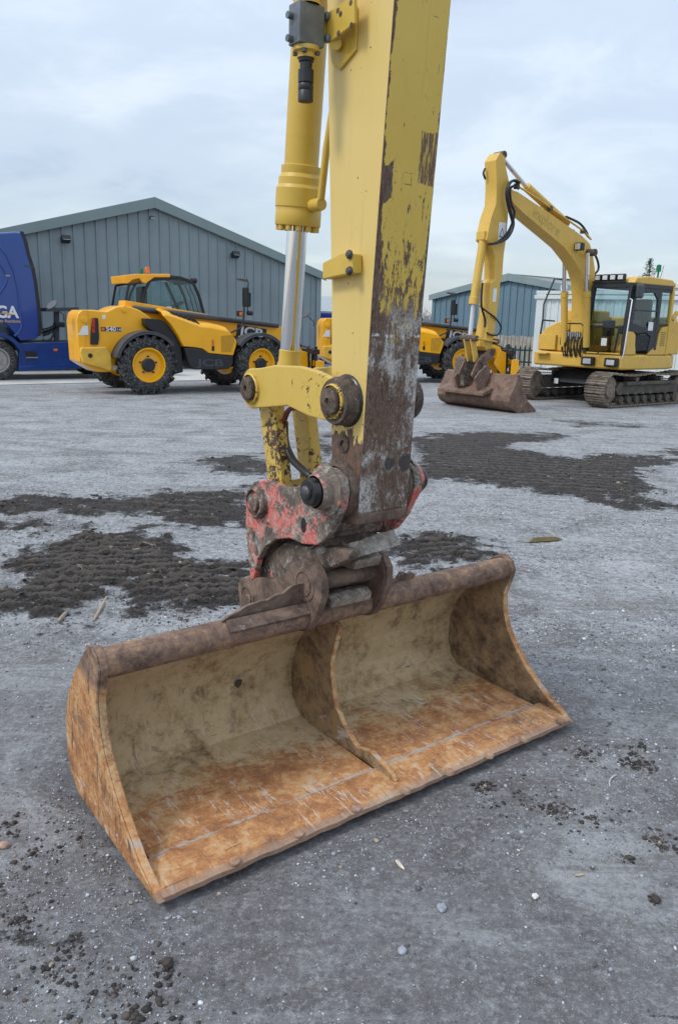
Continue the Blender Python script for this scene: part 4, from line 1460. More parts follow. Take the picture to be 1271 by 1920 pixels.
# blocked hole in the side plate
q = fs(645, 832, -0.111)
MB().lathe([(0.03, 0), (0.028, 0.006), (0.013, 0.008), (0.012, -0.004), (0.0, -0.004)], (MID - 0.110, -q[0], q[1]), (-1, 0, 0), 22).build('grease_port', M_PIN, AR, ang=40)
# clamp bracket half way up
br = fsl([(611, 493), (648, 474), (668, 476), (668, 512), (648, 516), (611, 524)], -0.135)
bo = MB().psz(br, MID - 0.150, MID - 0.111).build('bracket', M_CYL, AR, 0.005)
for a, b in ((654, 477), (654, 508)):
    q = fs(a, b, -0.155)
    MB().lathe([(0.014, 0), (0.014, 0.006), (0.009, 0.012), (0.0, 0.013)], (MID - 0.150, -q[0], q[1]), (-1, 0, 0), 12).build('bolt', M_BOLT, bo, ang=40)
# lifting / valve bracket at the top with a teardrop doubler on the arm
dp = fsl([(612, 55), (665, 0), (672, 15), (670, 95), (640, 132), (625, 120)], -0.111)
MB().psz([(a, b) for a, b in dp], MID - 0.119, MID - 0.1095).build('doubler', M_CYL, AR, 0.004)
bp = fsl([(606, 32), (668, -8), (668, 44), (622, 80), (608, 82)], -0.15)
bo = MB().psz(bp, MID - 0.158, MID - 0.146).build('valve_bracket', M_CYL, AR, 0.003)
for a, b in ((657, 5), (658, 47), (634, 62), (633, 20), (638, 26)):
    q = fs(a, b, -0.159)
    MB().cyl((MID - 0.1565, -q[0], q[1]), (MID - 0.1585, -q[0], q[1]), 0.008, None, 12).build('bolt_hole', M_PIN, bo)
for a, b in ((612, 30), (613, 72)):
    q = fs(a, b, -0.165)
    MB().lathe([(0.012, 0), (0.012, 0.010), (0.008, 0.013), (0, 0.013)], (MID - 0.158, -q[0], q[1]), (-1, 0, 0), 12).build('bolt', M_BLOCK, bo, ang=40)
MB().tube([(MID - 0.146, -fs(632, 82, -0.14)[0], fs(632, 82, -0.14)[1]), (MID - 0.111, -fs(632, 84, -0.12)[0], fs(632, 84, -0.12)[1])], 0.018, 14).build('standoff', M_CYL, bo, ang=50)
# zinc valve block and quick coupler nipple
vs_, vz_ = fs(575, 50, -0.22)
UB = MID - 0.22
vb = MB().box(UB - 0.046, UB + 0.046, -vs_ - 0.030, -vs_ + 0.030, vz_ - 0.056, vz_ + 0.056).build('valve_block', M_BLOCK, AR, 0.004)
MB().lathe([(0.026, -0.018), (0.023, -0.04), (0.019, -0.042), (0.019, -0.060), (0.024, -0.063), (0.024, -0.098), (0.021, -0.100), (0.0235, -0.104), (0.0235, -0.118), (0.022, -0.120), (0.0235, -0.122), (0.0235, -0.150), (0.0, -0.152)], (UB, -vs_, vz_ - 0.056), (0, 0, 1), 18).build('coupling', M_BLACK, vb, ang=40)
MB().lathe([(0.040, 0.0), (0.040, -0.012), (0.028, -0.016), (0.028, -0.030), (0.0, -0.030)], (UB, -vs_, vz_ - 0.0565), (0, 0, 1), 20).build('flange', M_CYL, vb, ang=40)
MB().lathe([(0.040, 0.0), (0.040, 0.016), (0.024, 0.024), (0.024, 1.0), (0.0, 1.0)], (UB, -vs_, vz_ + 0.0565), (0, 0, 1), 20).build('flange', M_CYL, vb, ang=40)
for i in range(4):
    a = R(45 + 90 * i)
    MB().lathe([(0.008, 0), (0.008, -0.010), (0.0, -0.011)], (UB + 0.034 * math.cos(a), -vs_ + 0.034 * math.sin(a), vz_ - 0.068), (0, 0, 1), 8).build('bolt', M_BOLT, vb, ang=40)
    MB().lathe([(0.009, 0), (0.009, 0.012), (0.0, 0.013)], (UB + 0.035 * math.cos(a), -vs_ + 0.035 * math.sin(a), vz_ + 0.072), (0, 0, 1), 8).build('bolt', M_BLOCK, vb, ang=40)
for dz in (-0.040, 0.022):
    MB().cyl((UB - 0.046, -vs_ + 0.012, vz_ + dz), (UB - 0.062, -vs_ + 0.012, vz_ + dz), 0.010, None, 10).build('plug', M_BLOCK, vb)
MB().box(UB + 0.047, MID - 0.150, -vs_ - 0.012, -vs_ + 0.012, vz_ - 0.02, vz_ + 0.03).build('block_stay', M_CYL, vb, 0.003)
# bucket cylinder
CB0, CB1 = (-0.795, 1.40), (-0.668, 2.72)
dv = np.array([0, -(CB1[0] - CB0[0]), CB1[1] - CB0[1]])
dv /= np.linalg.norm(dv)
cyc = np.array([MID, -CB0[0], CB0[1]])


def cz(py):            # distance along the cylinder axis for a picture row
    best = min(np.linspace(0, 2.4, 1200), key=lambda t_: abs(_prow(cyc + dv * t_) - py))
    return float(best)


def _prow(pl):
    P_ = FG.o + FG.x * pl[0] + FG.y * pl[1] + np.array([0, 0, pl[2]]) - CAM
    return CY - F * (P_ @ _up) / (P_ @ _fw)


t0, t1, t2, t3, t4, t5, t6, t7 = [cz(v) for v in (424, 398, 392, 355, 335, 327, 322, 655)]
MB().lathe([(0.0, t0), (0.082, t0), (0.084, t0 + 0.004), (0.084, t1), (0.083, t1 + 0.002), (0.0835, t2), (0.0865, t2 + 0.004), (0.0865, t3), (0.079, t3 + 0.012), (0.079, t4), (0.070, t4 + 0.014), (0.072, t5 + 0.012), (0.072, t6 + 0.016), (0.062, t6 + 0.02), (0.062, 2.25), (0.0, 2.25)], cyc, dv, 40).build('cylinder_barrel', M_CYL, AR, ang=30)
gb = AR
xax = np.cross(dv, (1, 0, 0))
xax /= np.linalg.norm(xax)
for i in range(12):
    a = 2 * math.pi * i / 12
    c = cyc + dv * t0 + (np.array([1, 0, 0]) * math.cos(a) + xax * math.sin(a)) * 0.069
    MB().cyl(c, c - dv * 0.018, 0.0115, 0.0115, 10).build('gland_bolt', M_CYL, gb, 0.001)
MB().cyl(cyc + dv * (t7 - 0.02), cyc + dv * (t0 + 0.05), 0.0375, None, 32).build('piston_rod', M_CHROME, AR, ang=60)
MB().lathe([(0.0, t7), (0.036, t7), (0.040, t7 - 0.004), (0.041, 0.075), (0.046, 0.06), (0.046, -0.02), (0.0, -0.02)], cyc, dv, 32).build('rod_eye', M_CYL, AR, ang=30)
MB().lathe([(0.062, -0.05), (0.062, 0.05), (0.03, 0.052), (0.03, -0.052), (0.062, -0.05)], (MID, -PA[0], PA[1]), (1, 0, 0), 26).build('rod_eye', M_CHIP2, AR, ang=40)
# pipe running up behind the cylinder
q0, q1 = fs(602, 372, 0.0), fs(612, 280, 0.0)
MB().tube([(MID, -(fs(594, 385, 0)[0]), fs(594, 385, 0)[1]), (MID, -q0[0], q0[1]), (MID, -q1[0], q1[1]), (MID, -q1[0] - 0.30, 3.3)], 0.013, 10).build('pipe', M_CYL, AR, ang=50)
q = fs(600, 383, 0.0)
MB().cyl((MID, -q[0] + 0.05, q[1]), (MID, -q[0] - 0.012, q[1]), 0.022, None, 14).build('port', M_CYL, AR, 0.003)
# side links
for sg in (-1, 1):
    c0, c1 = (MID + sg * 0.136, MID + sg * 0.164)
    pts = []
    rA, rB = 0.078, 0.072
    pts += [(PA[0] + rA * math.cos(a), PA[1] + rA * math.sin(a)) for a in np.linspace(R(110), R(262), 12)]
    pts += [(-0.55, 1.330), (-0.42, 1.308)]
    pts += [(PB[0] + rB * math.cos(a), PB[1] + rB * math.sin(a)) for a in np.linspace(R(-100), R(58), 12)]
    pts += [(-0.36, 1.462), (-0.48, 1.474), (-0.64, 1.468), (-0.74, 1.452)]
    lk = MB().psz(pts, min(c0, c1), max(c0, c1)).build('side_link', M_CHIP, AR, 0.008, 2)
    MB().lathe([(0.078, 0.112), (0.080, 0.118), (0.080, 0.152), (0.074, 0.1665), (0.055, 0.1665)], (MID, -PB[0], PB[1]), (sg, 0, 0), 32).build('link_boss', M_PIN, lk, ang=40)
    for pc, nm in ((PA, 'pin_head'), (PB, 'pin_head')):
        MB().lathe([(0.058, 0), (0.058, 0.010), (0.053, 0.014)], (c1, -pc[0], pc[1]), (sg, 0, 0), 28).build('collar', M_CHIP2, lk, ang=40)
        MB().lathe([(0.044, 0.010), (0.044, 0.024), (0.039, 0.028), (0.013, 0.028), (0.011, 0.018), (0.0, 0.018)], (c1, -pc[0], pc[1]), (sg, 0, 0), 26).build('pin_head', M_PIN, lk, ang=40)
# grease around the arm pin
m_ = MB().lathe([(0.088, 0.0), (0.085, 0.006), (0.078, 0.009), (0.07, 0.003)], (MID - 0.1105, -PB[0], PB[1]), (-1, 0, 0), 26)
m_.build('grease_ring', M_GREASE, AR, ang=60)
# bucket link: two legs joined at both pins
for off in (-0.075, 0.075):
    w2 = 0.024
    a_ = PA
    b_ = PL
    MB().psz([(a_[0] - 0.055, a_[1] + 0.02), (a_[0] + 0.05, a_[1] + 0.03), (a_[0] + 0.062, a_[1] - 0.1), (b_[0] + 0.058, b_[1] + 0.03), (b_[0] + 0.03, b_[1] - 0.05), (b_[0] - 0.05, b_[1] - 0.04), (b_[0] - 0.055, b_[1] + 0.06), (a_[0] - 0.055, a_[1] - 0.08)], MID + off - w2, MID + off + w2).build('bucket_link', M_CHIP2, AR, 0.006)
MB().psz([(-0.80, 1.00), (-0.72, 1.02), (-0.69, 0.93), (-0.76, 0.90)], MID - 0.06, MID + 0.06).build('link_bridge', M_CHIP2, AR, 0.01)
MB().cyl((MID - 0.165, -PA[0], PA[1]), (MID + 0.165, -PA[0], PA[1]), 0.034, None, 20).build('link_pin', M_PIN, AR, ang=60)
# hoses
def hose(pts, r_, mat, parent, name='hose', n_=10):
    P_ = [Vector(p) for p in pts]
    out = []
    for i in range(len(P_) - 1):
        p0, p1, p2, p3 = P_[max(i - 1, 0)], P_[i], P_[i + 1], P_[min(i + 2, len(P_) - 1)]
        for k in range(6):
            t_ = k / 6
            out.append(0.5 * ((2 * p1) + (p2 - p0) * t_ + (2 * p0 - 5 * p1 + 4 * p2 - p3) * t_ * t_ + (3 * p1 - p0 - 3 * p2 + p3) * t_ ** 3))
    out.append(P_[-1])
    return MB().tube(out, r_, n_).build(name, mat, parent, ang=70)


def f3(px, py, off):
    a, b = fs(px, py, off)
    return (MID + off, -a, b)


hose([f3(532, 800, -0.05), f3(536, 775, -0.08), f3(552, 765, -0.09), f3(580, 768, -0.10), f3(604, 774, -0.10), f3(625, 775, -0.09)], 0.0085, M_HOSE_RED, AR)
hose([f3(530, 806, -0.04), f3(540, 772, -0.07), f3(560, 760, -0.08), f3(585, 764, -0.09), f3(615, 772, -0.08)], 0.009, M_RUBBER, AR)
hose([f3(535, 835, -0.05), f3(545, 858, -0.06), f3(562, 876, -0.07), f3(580, 892, -0.08), f3(590, 905, -0.06)], 0.014, M_RUBBER, AR)
hose([f3(536, 790, -0.045), f3(538, 830, -0.045), f3(552, 862, -0.05), f3(570, 880, -0.05)], 0.010, M_PIN, AR)
# quick hitch
QH = MB()
core = fsl([(486, 1078), (500, 1045), (535, 1018), (580, 1025), (630, 1025), (660, 1032), (655, 1050), (612, 1068), (560, 1092), (500, 1090)], -0.12)
QH.psz([(min(a, -0.37), b) for a, b in core], MID - 0.125, MID + 0.125)
qh = QH.build('quick_hitch', M_HITCH2, AR, 0.012, 2, label='battered quick hitch with remains of red paint')
MB().psz(core, MID - 0.126, MID - 0.075).build('nose', M_HITCH2, qh, 0.012, 2)
HPL = fsl([(466, 918), (478, 903), (500, 899), (520, 908), (545, 914), (566, 910), (588, 890), (606, 877), (626, 878), (643, 896), (648, 922), (642, 955), (630, 985), (612, 1012), (596, 1022), (570, 1020), (545, 1009), (520, 1011), (500, 1024), (486, 1048), (478, 1085), (472, 1088), (468, 1050), (462, 985)], -0.165)
for sg in (-1, 1):
    c0, c1 = MID + sg * 0.142, MID + sg * 0.172
    pl = MB().psz(HPL, min(c0, c1), max(c0, c1)).build('side_plate', M_HITCH, qh, 0.008, 2)
# rear spine plate and cross tube between the side plates
MB().psz([(-0.83, 0.66), (-0.80, 0.64), (-0.79, 0.90), (-0.82, 0.92)], MID - 0.14, MID + 0.14).build('back_plate', M_HITCH2, qh, 0.006)
MB().psz([(-0.52, 0.86), (-0.44, 0.84), (-0.34, 0.88), (-0.36, 0.95), (-0.48, 0.95)], MID - 0.14, MID + 0.14).build('cross_member', M_HITCH2, qh, 0.012)
MB().cyl((MID - 0.14, 0.36, 0.93), (MID + 0.0, 0.33, 0.94), 0.035, None, 16).build('hook_ram', M_HITCH2, qh, 0.004)
# bosses and pins on the hitch
for sg in (-1, 1):
    MB().lathe([(0.088, 0), (0.088, 0.010), (0.066, 0.018), (0.060, 0.050), (0.055, 0.055)], (MID + sg * 0.170, -PH[0], PH[1]), (sg, 0, 0), 30).build('pin_boss', M_HITCH, qh, ang=40)
    MB().lathe([(0.048, 0.040), (0.049, 0.070), (0.043, 0.082), (0.024, 0.084)], (MID + sg * 0.170, -PH[0], PH[1]), (sg, 0, 0), 28).build('pin_collar', M_GREASE, qh, ang=40)
    MB().lathe([(0.025, 0.080), (0.024, 0.092), (0.017, 0.098), (0.0, 0.099)], (MID + sg * 0.170, -PH[0], PH[1]), (sg, 0, 0), 20).build('pin_end', M_BOLT, qh, ang=40)
    MB().lathe([(0.066, -0.01), (0.064, 0.022), (0.056, 0.03), (0.05, 0.03), (0.05, 0.018), (0.036, 0.018), (0.034, 0.034), (0.0, 0.036)], (MID + sg * 0.170, -PL[0], PL[1]), (sg, 0, 0), 26).build('pin_boss', M_HITCH2, qh, ang=40)
MB().cyl((MID - 0.19, -PH[0], PH[1]), (MID + 0.19, -PH[0], PH[1]), 0.045, None, 22).build('hitch_pin', M_PIN, qh, ang=60)
MB().cyl((MID - 0.17, -PL[0], PL[1]), (MID + 0.17, -PL[0], PL[1]), 0.036, None, 22).build('link_pin', M_PIN, qh, ang=60)
# slot in the near plate
q = fs(568, 985, -0.175)
MB().psz([(q[0] + 0.016 * math.cos(a), q[1] + 0.028 * math.sin(a)) for a in np.linspace(0, 2 * math.pi, 14)[:-1]], MID - 0.1735, MID - 0.171).build('slot', M_GREASE, qh)
# scuffed cover plate and the jaws that hold the front pin
def at3(px, py, off, ds=0.0):
    a, b = fs(px, py, off)
    return np.array([MID + off, -a, b])


cA, cB, cC, cD = at3(655, 1018, -0.09), at3(738, 992, 0.13), at3(750, 1022, 0.12), at3(668, 1046, -0.075)
nrm = np.cross(cB - cA, cD - cA)
nrm = nrm / np.linalg.norm(nrm) * (-0.012 if nrm[2] > 0 else 0.012)
m_ = MB()
sub = 8
vs = []
r3 = np.random.RandomState(2)
for lay in (0, 1):
    for i in range(sub + 1):
        for j in range(sub + 1):
            a, b = i / sub, j / sub
            p_ = cA * (1 - a) * (1 - b) + cB * a * (1 - b) + cC * a * b + cD * (1 - a) * b
            vs.append(p_ + nrm * lay * 3.4 + (r3.rand(3) - 0.5) * 0.007)
fcs = []
k = (sub + 1) ** 2
for i in range(sub):
    for j in range(sub):
        q_ = (i * (sub + 1) + j, (i + 1) * (sub + 1) + j, (i + 1) * (sub + 1) + j + 1, i * (sub + 1) + j + 1)
        fcs.append(q_)
        fcs.append(tuple(x_ + k for x_ in q_[::-1]))
rim = [i * (sub + 1) for i in range(sub)] + [sub * (sub + 1) + j for j in range(sub)] + [i * (sub + 1) + sub for i in range(sub, 0, -1)] + [j for j in range(sub, 0, -1)]
for a, b in zip(rim, rim[1:] + rim[:1]):
    fcs.append((a, b, b + k, a + k))
m_.add(vs, fcs)
m_.build('cover_plate', m_rust('scraped_pale_plate', (0.13, 0.10, 0.08), (0.36, 0.32, 0.27), 0.88, 18), qh, ang=40)
q = fs(690, 1060, 0.02)
MB().psz([(PF[0] + 0.02, PF[1] + 0.045), (PF[0] + 0.085, PF[1] + 0.05), (PF[0] + 0.10, PF[1] + 0.09), (PF[0] + 0.05, PF[1] + 0.11), (PF[0] - 0.06, PF[1] + 0.10), (PF[0] - 0.02, PF[1] + 0.05)], MID - 0.01, MID + 0.115).build('upper_jaw', M_SCUFF, qh, 0.008)
jA = [at3(612, 1115, -0.09), at3(640, 1105, -0.085), at3(715, 1085, 0.09), at3(714, 1108, 0.09), at3(640, 1130, -0.08)]
c0 = (jA[1] + jA[3]) / 2
dr = (jA[2] - jA[1])
dr /= np.linalg.norm(dr)
MB().psz([(PF[0] + 0.055, PF[1] - 0.035), (PF[0] + 0.085, PF[1] - 0.05), (PF[0] + 0.075, PF[1] - 0.085), (PF[0] + 0.02, PF[1] - 0.09), (PF[0] - 0.04, PF[1] - 0.06), (PF[0] + 0.0, PF[1] - 0.045)], MID - 0.105, MID + 0.085).build('lower_jaw', M_SCUFF, qh, 0.008)
MB().psz([(PF[0] - 0.05, PF[1] - 0.05), (PF[0] + 0.0, PF[1] - 0.06), (PF[0] - 0.02, PF[1] - 0.10), (PF[0] - 0.12, PF[1] - 0.08), (PF[0] - 0.2, PF[1] + 0.06), (PF[0] - 0.1, PF[1] + 0.06)], MID - 0.11, MID + 0.11).build('jaw_body', M_HITCH2, qh, 0.01)


# ------------------------------------------------------------------ telehandlers
T0 = gnd(283, 740)
TF = Frame(T0, R(34))


def Z1(pts):
    return [(90 + a / 5.004, 490 + b / 5.004) for a, b in pts]


def Z2(pts):
    return [(300 + a / 5.004, 490 + b / 5.004) for a, b in pts]


def wheel(parent, x, yout, outward, rad, wid, mrim, mhub, nlug=20, lug=0.045, rimr=0.36, steer=0.0, lugs=True, rimsc=1.0):
    """tyre mesh with rim and hub as its pieces; axis along y; outward = -1 shows its face towards -y"""
    m_ = MB()
    r0 = rad - (lug if lugs else 0.0)
    h = wid / 2
    pr = [(rimr, -h * 0.72), (rimr + 0.03, -h * 0.86), (rimr + (r0 - rimr) * 0.55, -h * 1.0), (r0 - 0.05, -h * 0.93), (r0, -h * 0.72), (r0 + 0.004, 0), (r0, h * 0.72), (r0 - 0.05, h * 0.93), (rimr + (r0 - rimr) * 0.55, h * 1.0), (rimr + 0.03, h * 0.86), (rimr, h * 0.72)]
    m_.ring(pr, (0, 0, 0), (0, 1, 0), 40)
    if lugs:
        for i in range(nlug):
            for sd in (-1, 1):
                a = 2 * math.pi * (i + (0.5 if sd > 0 else 0)) / nlug
                er = np.array([math.cos(a), 0, math.sin(a)])
                et = np.array([-math.sin(a), 0, math.cos(a)])
                d = np.array([0, sd * 1.0, 0]) * h * 0.52 + et * 0.075
                c = er * (r0 + lug * 0.42) + np.array([0, sd * h * 0.46, 0])
                m_.obox(c, d, et * 0.030, er * lug * 0.58)
                # shoulder of the lug running down the side wall
                c2 = er * (r0 - 0.045) + np.array([0, sd * h * 0.95, 0]) + et * 0.08
                m_.obox(c2, er * 0.07, et * 0.028, np.array([0, 0.014, 0]))
    o = m_.build('wheel', M_TYRE, parent, ang=40)
    o.location = (x, yout - outward * h, rad)
    o.rotation_euler = (0, 0, steer)
    s_ = outward
    k = rimr
    MB().lathe([(k + 0.012, s_ * h * 0.80), (k + 0.014, s_ * h * 0.86), (k - 0.012, s_ * h * 0.86), (k - 0.03, s_ * h * 0.70), (k * 0.82, s_ * h * 0.42), (k * 0.60, s_ * h * 0.40), (k * 0.40, s_ * h * 0.46), (0.0, s_ * h * 0.46)], (0, 0, 0), (0, 1, 0), 36).build('rim', mrim, o, ang=35)
    hb = MB().lathe([(k * 0.42, s_ * h * 0.44), (k * 0.42, s_ * h * 0.74), (k * 0.34, s_ * h * 0.86), (0, s_ * h * 0.86)], (0, 0, 0), (0, 1, 0), 10)
    for i in range(5):
        a = 2 * math.pi * i / 5 + 0.3
        c = np.array([math.cos(a) * k * 0.52, s_ * h * 0.5, math.sin(a) * k * 0.52])
        hb.cyl(c - (0, s_ * 0.03, 0), c + (0, s_ * 0.04, 0), 0.02, None, 8)
    hb.build('hub', mhub, o, ang=35)
    # inner face disc so the wheel is closed seen from the other side
    MB().lathe([(k, -s_ * h * 0.7), (k * 0.6, -s_ * h * 0.3), (0, -s_ * h * 0.3)], (0, 0, 0), (0, 1, 0), 24).build('rim', mrim, o, ang=35)
    return o


def glazed(parent, poly, y, mat=None, name='window', th=0.008):
    return MB().pxz(poly, y - th / 2, y + th / 2).build(name, mat or M_GLASS, parent)


def strip3(parent, pts, w_, d_, mat, name='pillar', up=(0, 1, 0)):
    m_ = MB()
    for a, b in zip(pts[:-1], pts[1:]):
        m_.bar(a, b, w_, d_, up)
    return m_.build(name, mat, parent, 0.008)


def build_telehandler():
    t = thing('telehandler', 'yellow telehandler with dark lower skirt parked in front of the blue grey shed', 'telehandler', (T0[0], T0[1], 0), R(34), 'telehandlers parked in a row')
    S = lambda pts, yo: TF.sides(pts, yo)
    # wheels
    for x, y, od, stz in ((0, 0, -1, 0), (2.75, 0.0, -1, R(7)), (0, 2.34, 1, 0), (2.75, 2.34, 1, R(7))):
        wheel(t, x, y, od, 0.635, 0.40, M_JCB, M_CHAR, steer=stz)
    MB().box(-0.12, 0.12, 0.3, 2.05, 0.5, 0.76).build('axle', M_BLACK, t, 0.03)
    MB().box(2.63, 2.87, 0.3, 2.05, 0.5, 0.76).build('axle', M_BLACK, t, 0.03)
    MB().box(-0.3, 3.1, 0.72, 1.6, 0.62, 1.0).build('chassis', M_CHAR, t, 0.02)
    # rear tower with counterweight
    tower = S(Z1([(272, 560), (285, 490), (320, 455), (420, 455), (555, 470), (640, 428), (700, 415), (780, 428), (860, 455), (950, 515), (1000, 560), (1010, 660), (860, 680), (760, 760), (700, 900), (690, 1012), (640, 1035), (560, 1040), (470, 1040), (370, 985), (300, 940)]), 0.42)
    MB().pxz(tower, 0.42, 1.22).build('rear_tower', M_JCB, t, 0.03, 3)
    cheek = [(a * 1.0, b) for a, b in S(Z1([(272, 560), (285, 492), (322, 457), (380, 457), (350, 620), (345, 800), (330, 940), (298, 940)]), 0.42)]
    MB().pxz(cheek, 0.395, 0.419).build('rear_flange', M_JCB, t, 0.012)
    cw = S(Z1([(310, 808), (545, 800), (590, 870), (605, 1000), (590, 1030), (330, 955), (302, 860)]), 0.34)
    MB().pxz(cw, 0.30, 0.44).build('counterweight', M_JCBD, t, 0.03, 3)
    q = S(Z1([(400, 885)]), 0.3)[0]
    MB().cyl((q[0], 0.298, q[1]), (q[0], 0.30, q[1]), 0.05, None, 14).build('recess', M_CHAR, t)
    lc = S(Z1([(425, 530), (470, 532), (480, 720), (470, 782), (400, 780), (402, 690), (412, 600)]), 0.40)
    lo = MB().pxz(lc, 0.36, 0.418).build('rear_lamp', M_BLACK, t, 0.01)
    for b in (555, 600, 650):
        q = S(Z1([(430, b)]), 0.36)[0]
        MB().box(q[0] - 0.03, q[0] + 0.03, 0.352, 0.36, q[1] - 0.045, q[1] + 0.045).build('lens', M_REDL, lo)
    q = S(Z1([(340, 650)]), 0.39)[0]
    MB().pxz([(q[0] - 0.12, q[1] - 0.09), (q[0] + 0.09, q[1] - 0.09), (q[0] + 0.09, q[1] + 0.1), (q[0] - 0.01, q[1] + 0.1)], 0.390, 0.394).build('decal', M_WHITE, t)
    for a, b, w_ in ((528, 522, 0.035), (635, 1000, 0.06)):
        q = S(Z1([(a, b)]), 0.41)[0]
        MB().box(q[0] - w_, q[0] + w_, 0.412, 0.4195, q[1] - 0.04, q[1] + 0.04).build('decal', M_WHITE, t)
    q0, q1 = S(Z1([(502, 655), (692, 620)]), 0.41)
    pl = MB().box(q0[0], q1[0], 0.411, 0.4195, q0[1], q1[1]).build('model_plate', M_CHAR, t)
    cxp = (q0[0] + q1[0]) / 2
    text('540', 0.13, M_WHITE, t, face_mtx((cxp - 0.01, 0.409, (q0[1] + q1[1]) / 2), (1, 0, 0), (0, 0, 1)), 0.001, sx=1.15, bold=0.003)
    text('-140', 0.085, M_WHITE, t, face_mtx((cxp + 0.165, 0.409, (q0[1] + q1[1]) / 2 - 0.008), (1, 0, 0), (0, 0, 1)), 0.001)
    MB().box(q0[0] + 0.01, q0[0] + 0.075, 0.407, 0.411, q0[1] + 0.015, q1[1] - 0.015).build('emblem', M_ORANGE, t)
    # pivot pins on the tower
    for a, b in ((345, 545), (725, 450)):
        q = S(Z1([(a, b)]), 0.40)[0]
        MB().lathe([(0.075, 0), (0.07, 0.02), (0.0, 0.025)], (q[0], 0.418 if a > 500 else 0.394, q[1]), (0, -1, 0), 18).build('pivot_pin', M_JCB, t, ang=40)
    # rear mirror on a stalk
    mp = S(Z1([(155, 560), (150, 500), (70, 440), (45, 410)]), 0.75)
    mo = MB().tube([(a, 0.75, b) for a, b in mp], 0.013, 8).build('mirror_arm', M_BLACK, t, ang=60)
    MB().lathe([(0.0, -0.03), (0.09, -0.02), (0.125, 0.0), (0.12, 0.02), (0.0, 0.022)], (mp[-1][0], 0.75, mp[-1][1]), (-0.6, -0.3, 0.62), 18).build('mirror_head', M_DGREY, mo, ang=40)
    # boom with its dark hose tube
    b0 = S(Z1([(720, 440)]), 0.62)[0]
    b1 = S(Z2([(1130, 690)]), 0.62)[0]
    dirx = np.array([b1[0] - b0[0], b1[1] - b0[1]])
    up2 = np.array([-dirx[1], dirx[0]]) / np.linalg.norm(dirx)
    pb = [tuple(np.array(b0) - up2 * 0.22), tuple(np.array(b1) - up2 * 0.20), tuple(np.array(b1) + up2 * 0.20), tuple(np.array(b0) + up2 * 0.17)]
    bm_ = MB().pxz(pb, 0.62, 1.05).build('boom', M_JCB, t, 0.015)
    tb = S(Z1([(800, 440)]), 0.56)[0]
    te = S(Z2([(1108, 602)]), 0.56)[0]
    MB().cyl((tb[0], 0.55, tb[1]), (te[0], 0.55, te[1]), 0.062, None, 16).build('hose_tube', M_DGREY, bm_, 0.01)
    jq = S(Z2([(860, 668)]), 0.615)[0]
    jm = face_mtx((jq[0], 0.606, jq[1]), (dirx[0], 0, dirx[1]), (up2[0], 0, up2[1]))
    pn = MB().box(-0.40, 0.40, -0.14, 0.14, -0.006, 0.0).build('name_panel', M_CHAR, bm_)
    pn.matrix_local = face_mtx((jq[0], 0.612, jq[1]), (dirx[0], 0, dirx[1]), (up2[0], 0, up2[1]))
    text('JCB', 0.30, M_WHITE, bm_, jm, 0.003, sx=1.35, bold=0.008)
    # boom nose and fork carriage
    cn = np.array([b1[0], b1[1]])
    nose = [tuple(cn + up2 * 0.19), (cn[0] + 0.45, cn[1] + 0.02), (cn[0] + 0.75, cn[1] - 0.55), (cn[0] + 0.55, cn[1] - 0.75), (cn[0] + 0.2, cn[1] - 0.35), tuple(cn - up2 * 0.19)]
    MB().pxz(nose, 0.66, 1.01).build('boom_nose', M_JCB, t, 0.02)
    cr_ = MB()
    X0 = cn[0] + 0.80
    for yy_ in (0.25, 0.62, 1.02, 1.42):
        cr_.box(X0, X0 + 0.06, yy_, yy_ + 0.06, 0.18, 1.05)
    cr_.box(X0 - 0.02, X0 + 0.1, 0.2, 1.5, 0.22, 0.34).box(X0 - 0.02, X0 + 0.1, 0.2, 1.5, 0.86, 0.98)
    cr_.build('carriage', M_CHAR, t, 0.01)
    for yy_ in (0.55, 1.1):
        MB().pxz([(X0 - 0.42, 0.55), (X0 - 0.3, 0.95), (X0 - 0.05, 0.9), (X0 - 0.02, 0.25), (X0 - 0.16, 0.25)], yy_, yy_ + 0.04).build('carriage_plate', M_JCB, t, 0.012)
    MB().box(X0 - 0.3, X0 - 0.05, 0.6, 1.1, 0.62, 0.72).build('carriage_tie', M_JCB, t, 0.01)
    MB().box(X0 + 0.1, X0 + 0.2, 0.15, 1.55, 0.55, 0.70).build('carriage_beam', M_JCB, t, 0.01)
    for yy_ in (0.12, 1.5):
        MB().pxz([(X0 - 0.05, 0.2), (X0 + 0.22, 0.2), (X0 + 0.22, 0.5), (X0 + 0.10, 0.72), (X0 - 0.05, 0.70)], yy_, yy_ + 0.05).build('carriage_plate', M_JCB, t, 0.012)
    MB().tube([(cn[0] + 0.25, 0.84, cn[1] - 0.05), (X0 - 0.15, 0.84, 0.95)], 0.05, 12).build('tilt_ram', M_CHAR, t, ang=50)
    MB().tube([(X0 + 0.1, 0.3, 0.9), (X0 - 0.9, 0.3, 1.28)], 0.022, 8).build('tie_bar', M_UNDER, t, ang=50)
    for yy_ in (0.5, 1.16):
        MB().box(X0 + 0.1, X0 + 0.15, yy_, yy_ + 0.11, 0.08, 1.0).box(X0 + 0.1, X0 + 1.25, yy_, yy_ + 0.11, 0.06, 0.11).build('fork', M_CHAR, t, 0.01)
    # engine pod: sloping bonnet, dark skirt, louvres
    hd = S(Z2([(28, 512), (70, 505), (150, 530), (385, 615), (480, 625), (560, 640), (640, 660), (722, 745), (715, 800), (690, 885), (560, 872), (460, 862), (400, 820), (330, 808), (225, 800), (170, 690), (110, 600)]), 0.08)
    n_ = len(hd)
    m_ = MB()
    zmax = max(b for a, b in hd)
    ring0 = [(a, 0.08, b) for a, b in hd]
